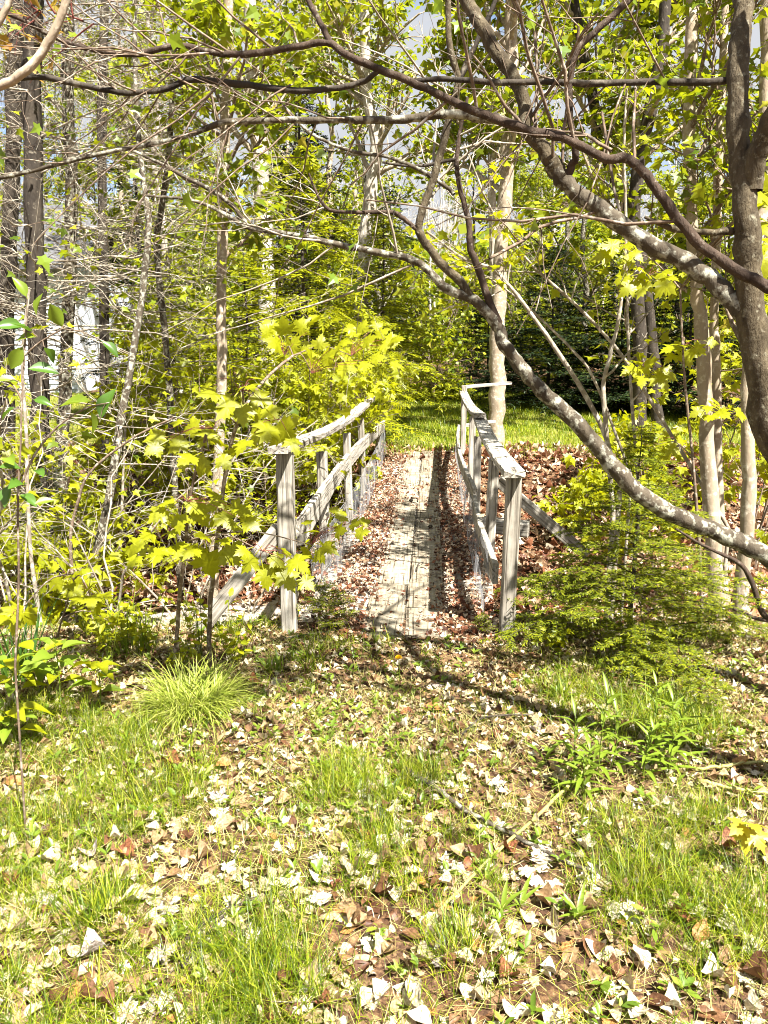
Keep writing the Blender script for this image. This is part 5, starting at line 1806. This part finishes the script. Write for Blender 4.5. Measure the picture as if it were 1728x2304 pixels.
# gully banks
n = 42000
y = rng.uniform(4.6, 11.8, n)
x = rng.uniform(-7.5, 7.5, n)
ok = (np.abs(x) < .62 * y + .8) & (off_bridge(x, y, -.05) | (rng.random(n) < .2))
bed = ((x + 1.7) / 1.9) ** 2 + ((y - 6.25) / .95) ** 2 < 1
ok &= ~bed | (rng.random(n) < .12)
x, y = x[ok], y[ok]
litter('gully_leaf_litter', 'litter_red', x, y, GZ(x, y) + rng.uniform(.0, .03, len(x)), rng.uniform(.05, .11, len(x)), (1, 3, 4, 6, 9))
# on the deck
n = 26000
s = rng.uniform(-.15, BL + .25, n)
l = rng.uniform(-HW + .02, HW - .02, n)
mid = np.exp(-((l - .02) / .20) ** 4)
cov = np.where((s > 3.75) & (s < 5.1), .5, .95) * mid
cov = np.maximum(cov, 0) * (1 - .55 * sst(.15, -.1, s))
edge = (.45 + .55 * sst(.30, .60, fbm(s * 1.8, l * 3, 3))) * (1 - .75 * sst(-.38, -.52, l) * sst(3.6, 2.6, s))
ok = rng.random(n) < (1 - cov) * edge * np.where(mid > .4, .5, .8)
s, l = s[ok], l[ok]
P = B0[None] + ax[None] * s[:, None] + sd[None] * l[:, None]
litter('deck_leaf_litter', 'litter_red', P[:, 0], P[:, 1], sag(s) + .0 + rng.uniform(.004, .026, len(s)), rng.uniform(.014, .046, len(s)), (1, 2, 3, 5, 6, 9, 10, 11), .4)
# needles and small twigs on the deck
g = Geo()
n = 700
s = rng.uniform(-.3, BL, n)
l = rng.uniform(-HW, HW, n)
P = B0[None] + ax[None] * s[:, None] + sd[None] * l[:, None]
P[:, 2] = sag(s) + .026
a = rng.uniform(0, 6.28, n)
L = rng.uniform(.04, .20, n)
K = 4
Q = np.stack([P + np.column_stack([np.cos(a), np.sin(a), np.zeros(n)]) * (L * (k / 3 - .5))[:, None] + rng.normal(size=(n, 3)) * .004 for k in range(K)], 1)
tubes(g, Q, np.full((n, K), .0013), 3)
tag(g.build('twig_litter', M['twig_brown'], None), kind='stuff')
# twigs on the near bank
g = Geo()
n = 420
x, y = scatter_xy(n, 1.3, 5)
a = rng.uniform(0, 6.28, n)
L = rng.uniform(.05, .28, n)
Q = np.stack([np.column_stack([x, y, GZ(x, y) + .018]) + np.column_stack([np.cos(a), np.sin(a), np.zeros(n)]) * (L * (k / 3 - .5))[:, None] + rng.normal(size=(n, 3)) * .005 for k in range(K)], 1)
tubes(g, Q, rng.uniform(.0012, .0022, n)[:, None] * np.ones((1, K)), 3)
tag(g.build('ground_twigs', M['twig_brown'], None), kind='stuff')

# single fallen leaves, nearest ones each their own
kinds = [('cream', 'pale cream fallen leaf lying in the foreground grass', 'pale fallen leaves'), ('tan', 'tan brown fallen leaf lying in the foreground grass', 'tan fallen leaves'), ('russet', 'dark russet fallen leaf lying in the foreground grass', 'russet fallen leaves'),
         ('grey', 'greyish mauve fallen leaf lying in the foreground grass', 'greyish fallen leaves'), ('amber', 'amber brown fallen leaf lying in the foreground grass', 'amber fallen leaves')]
protos = {}
for i, (c, lab, grp) in enumerate(kinds):
    for v in range(5):
        g = Geo()
        tv, tf = DL[(i * 5 + v * 3 + (v == 2)) % 12]
        g.add(tv - np.array((0, .5, 0)), *tf)
        protos[i, v] = g.mesh('fallen_leaf', M['fall_' + c])
placed = []
cnt = 0
while cnt < 290:
    px, py = rng.uniform(-20, 1748), 1500 + 830 * rng.random() ** .9
    b = G(px, py)
    if fbm(b[0] * 1.9 + 70, b[1] * 1.9 + 20, 3) < .44 and rng.random() < .25:
        continue
    if any((b[0] - q[0]) ** 2 + (b[1] - q[1]) ** 2 < .0016 for q in placed):
        continue
    placed.append(b)
    i = rng.choice(5, p=(.30, .32, .14, .12, .12))
    o = obj('fallen_leaf', protos[i, rng.integers(5)])
    m3 = lie(1, .22)[0]
    s = rng.uniform(.035, .078)
    z = float(GZ(b[0], b[1])) + rng.uniform(.008, .02)
    o.matrix_basis = Matrix([[*(m3[r] * s), (b[0], b[1], z)[r]] for r in range(3)] + [[0, 0, 0, 1]])
    tag(o, kinds[i][1], 'fallen leaf', kinds[i][2])
    cnt += 1

# sticks lying in the foreground
sticks = [([(905, 1745), (960, 1780), (1040, 1835), (1110, 1868), (1190, 1905), (1260, 1950), (1340, 1985)], 11, 8, 'bark_grey', 'long grey stick lying diagonally in the grass right of centre'),
          ([(1340, 1730), (1290, 1770), (1200, 1850), (1120, 1930), (1040, 2015), (960, 2100)], 8, 6, 'straw_stalk', 'thin pale stalk crossing over the long grey stick'),
          ([(1560, 1755), (1640, 1740), (1740, 1720)], 7, 5, 'straw_stalk', 'thin pale stalk at the right edge pointing out of the picture'),
          ([(1570, 1780), (1650, 1795), (1750, 1805)], 8, 7, 'straw_stalk', 'second pale stalk at the right edge below the first'),
          ([(390, 2165), (450, 2095), (520, 2060), (600, 2030)], 9, 6, 'bark_dark', 'dark forked twig lying left of centre'),
          ([(410, 2185), (470, 2110), (545, 2035)], 7, 4, 'bark_dark', 'dark twig lying close beside the forked twig'),
          ([(1400, 1895), (1460, 1925), (1520, 1960)], 9, 7, 'bark_dark', 'short dark stick at the lower right of the tall weeds'),
          ([(1040, 1660), (1090, 1625), (1200, 1618)], 5, 4, 'bark_dark', 'thin dark twig lying behind the long grey stick'),
          ([(640, 1440), (700, 1437), (770, 1428)], 5, 4, 'bark_dark', 'thin twig on the ground at the near left corner of the deck'),
          ([(1130, 1270), (1140, 1300), (1170, 1330)], 5, 4, 'bark_dark', 'curled twig beside the near right post')]
M['straw_stalk'] = M['straw']
for pts, w0, w1, m, lab in sticks[:-1]:
    W = np.array([G(*p) for p in pts])
    W[:, 2] = GZ(W[:, 0], W[:, 1]) + .025
    P = catmull(W, 18)
    R = np.linspace(w0, w1, 18) / 2 * np.linalg.norm(P - np.array((0, 0, CAMH)), axis=1) / F
    g = Geo()
    tubes(g, P + rng.normal(size=P.shape) * .0015, R, 6, cap=True)
    o = g.build('stick', M[m])
    tag(o, lab, 'stick')
# short twig standing out on the walkway boards
W = np.array([BR(1.3, .08, .03), BR(1.42, .09, .05), BR(1.55, .13, .035)])
g = Geo()
tubes(g, catmull(W, 8), np.linspace(.006, .003, 8), 5, cap=True)
tag(g.build('stick', M['bark_dark']), 'short dark twig lying on the walkway boards', 'stick')
# stones beside the deck
for px, py, sz, lab in ((925, 1128, .03, 'small dark cone on the far walkway boards'), (968, 1188, .028, 'small dark cone on the middle walkway boards')):
    b = G(px, py, -.08)
    me = Geo()
    u, v = np.meshgrid(np.arange(8), np.arange(5))
    th, ph = u * math.pi / 4, (v + .5) * math.pi / 5
    V = np.stack([np.cos(th) * np.sin(ph), np.sin(th) * np.sin(ph), np.cos(ph) * 1.3], -1).reshape(-1, 3) * (1 + rng.normal(size=(40, 1)) * .08)
    q = [(j * 8 + i, j * 8 + (i + 1) % 8, (j + 1) * 8 + (i + 1) % 8, (j + 1) * 8 + i) for j in range(4) for i in range(8)]
    ss = float(np.dot(b - B0, ax))
    zz = float(sag(ss)) + .04
    me.add(V[:, [2, 0, 1]] * sz * .6 + np.array((b[0], b[1], zz)), np.array(q))
    tag(me.build('pine_cone', M['bark_dark']), lab, 'cone')
print('grass blades', NG, 'objects', len(S.objects), 'tris', sum(sum(len(p.vertices) - 2 for p in me.polygons) if len(me.polygons) < 5000 else int(len(me.loops) - 2 * len(me.polygons)) for me in bpy.data.meshes))
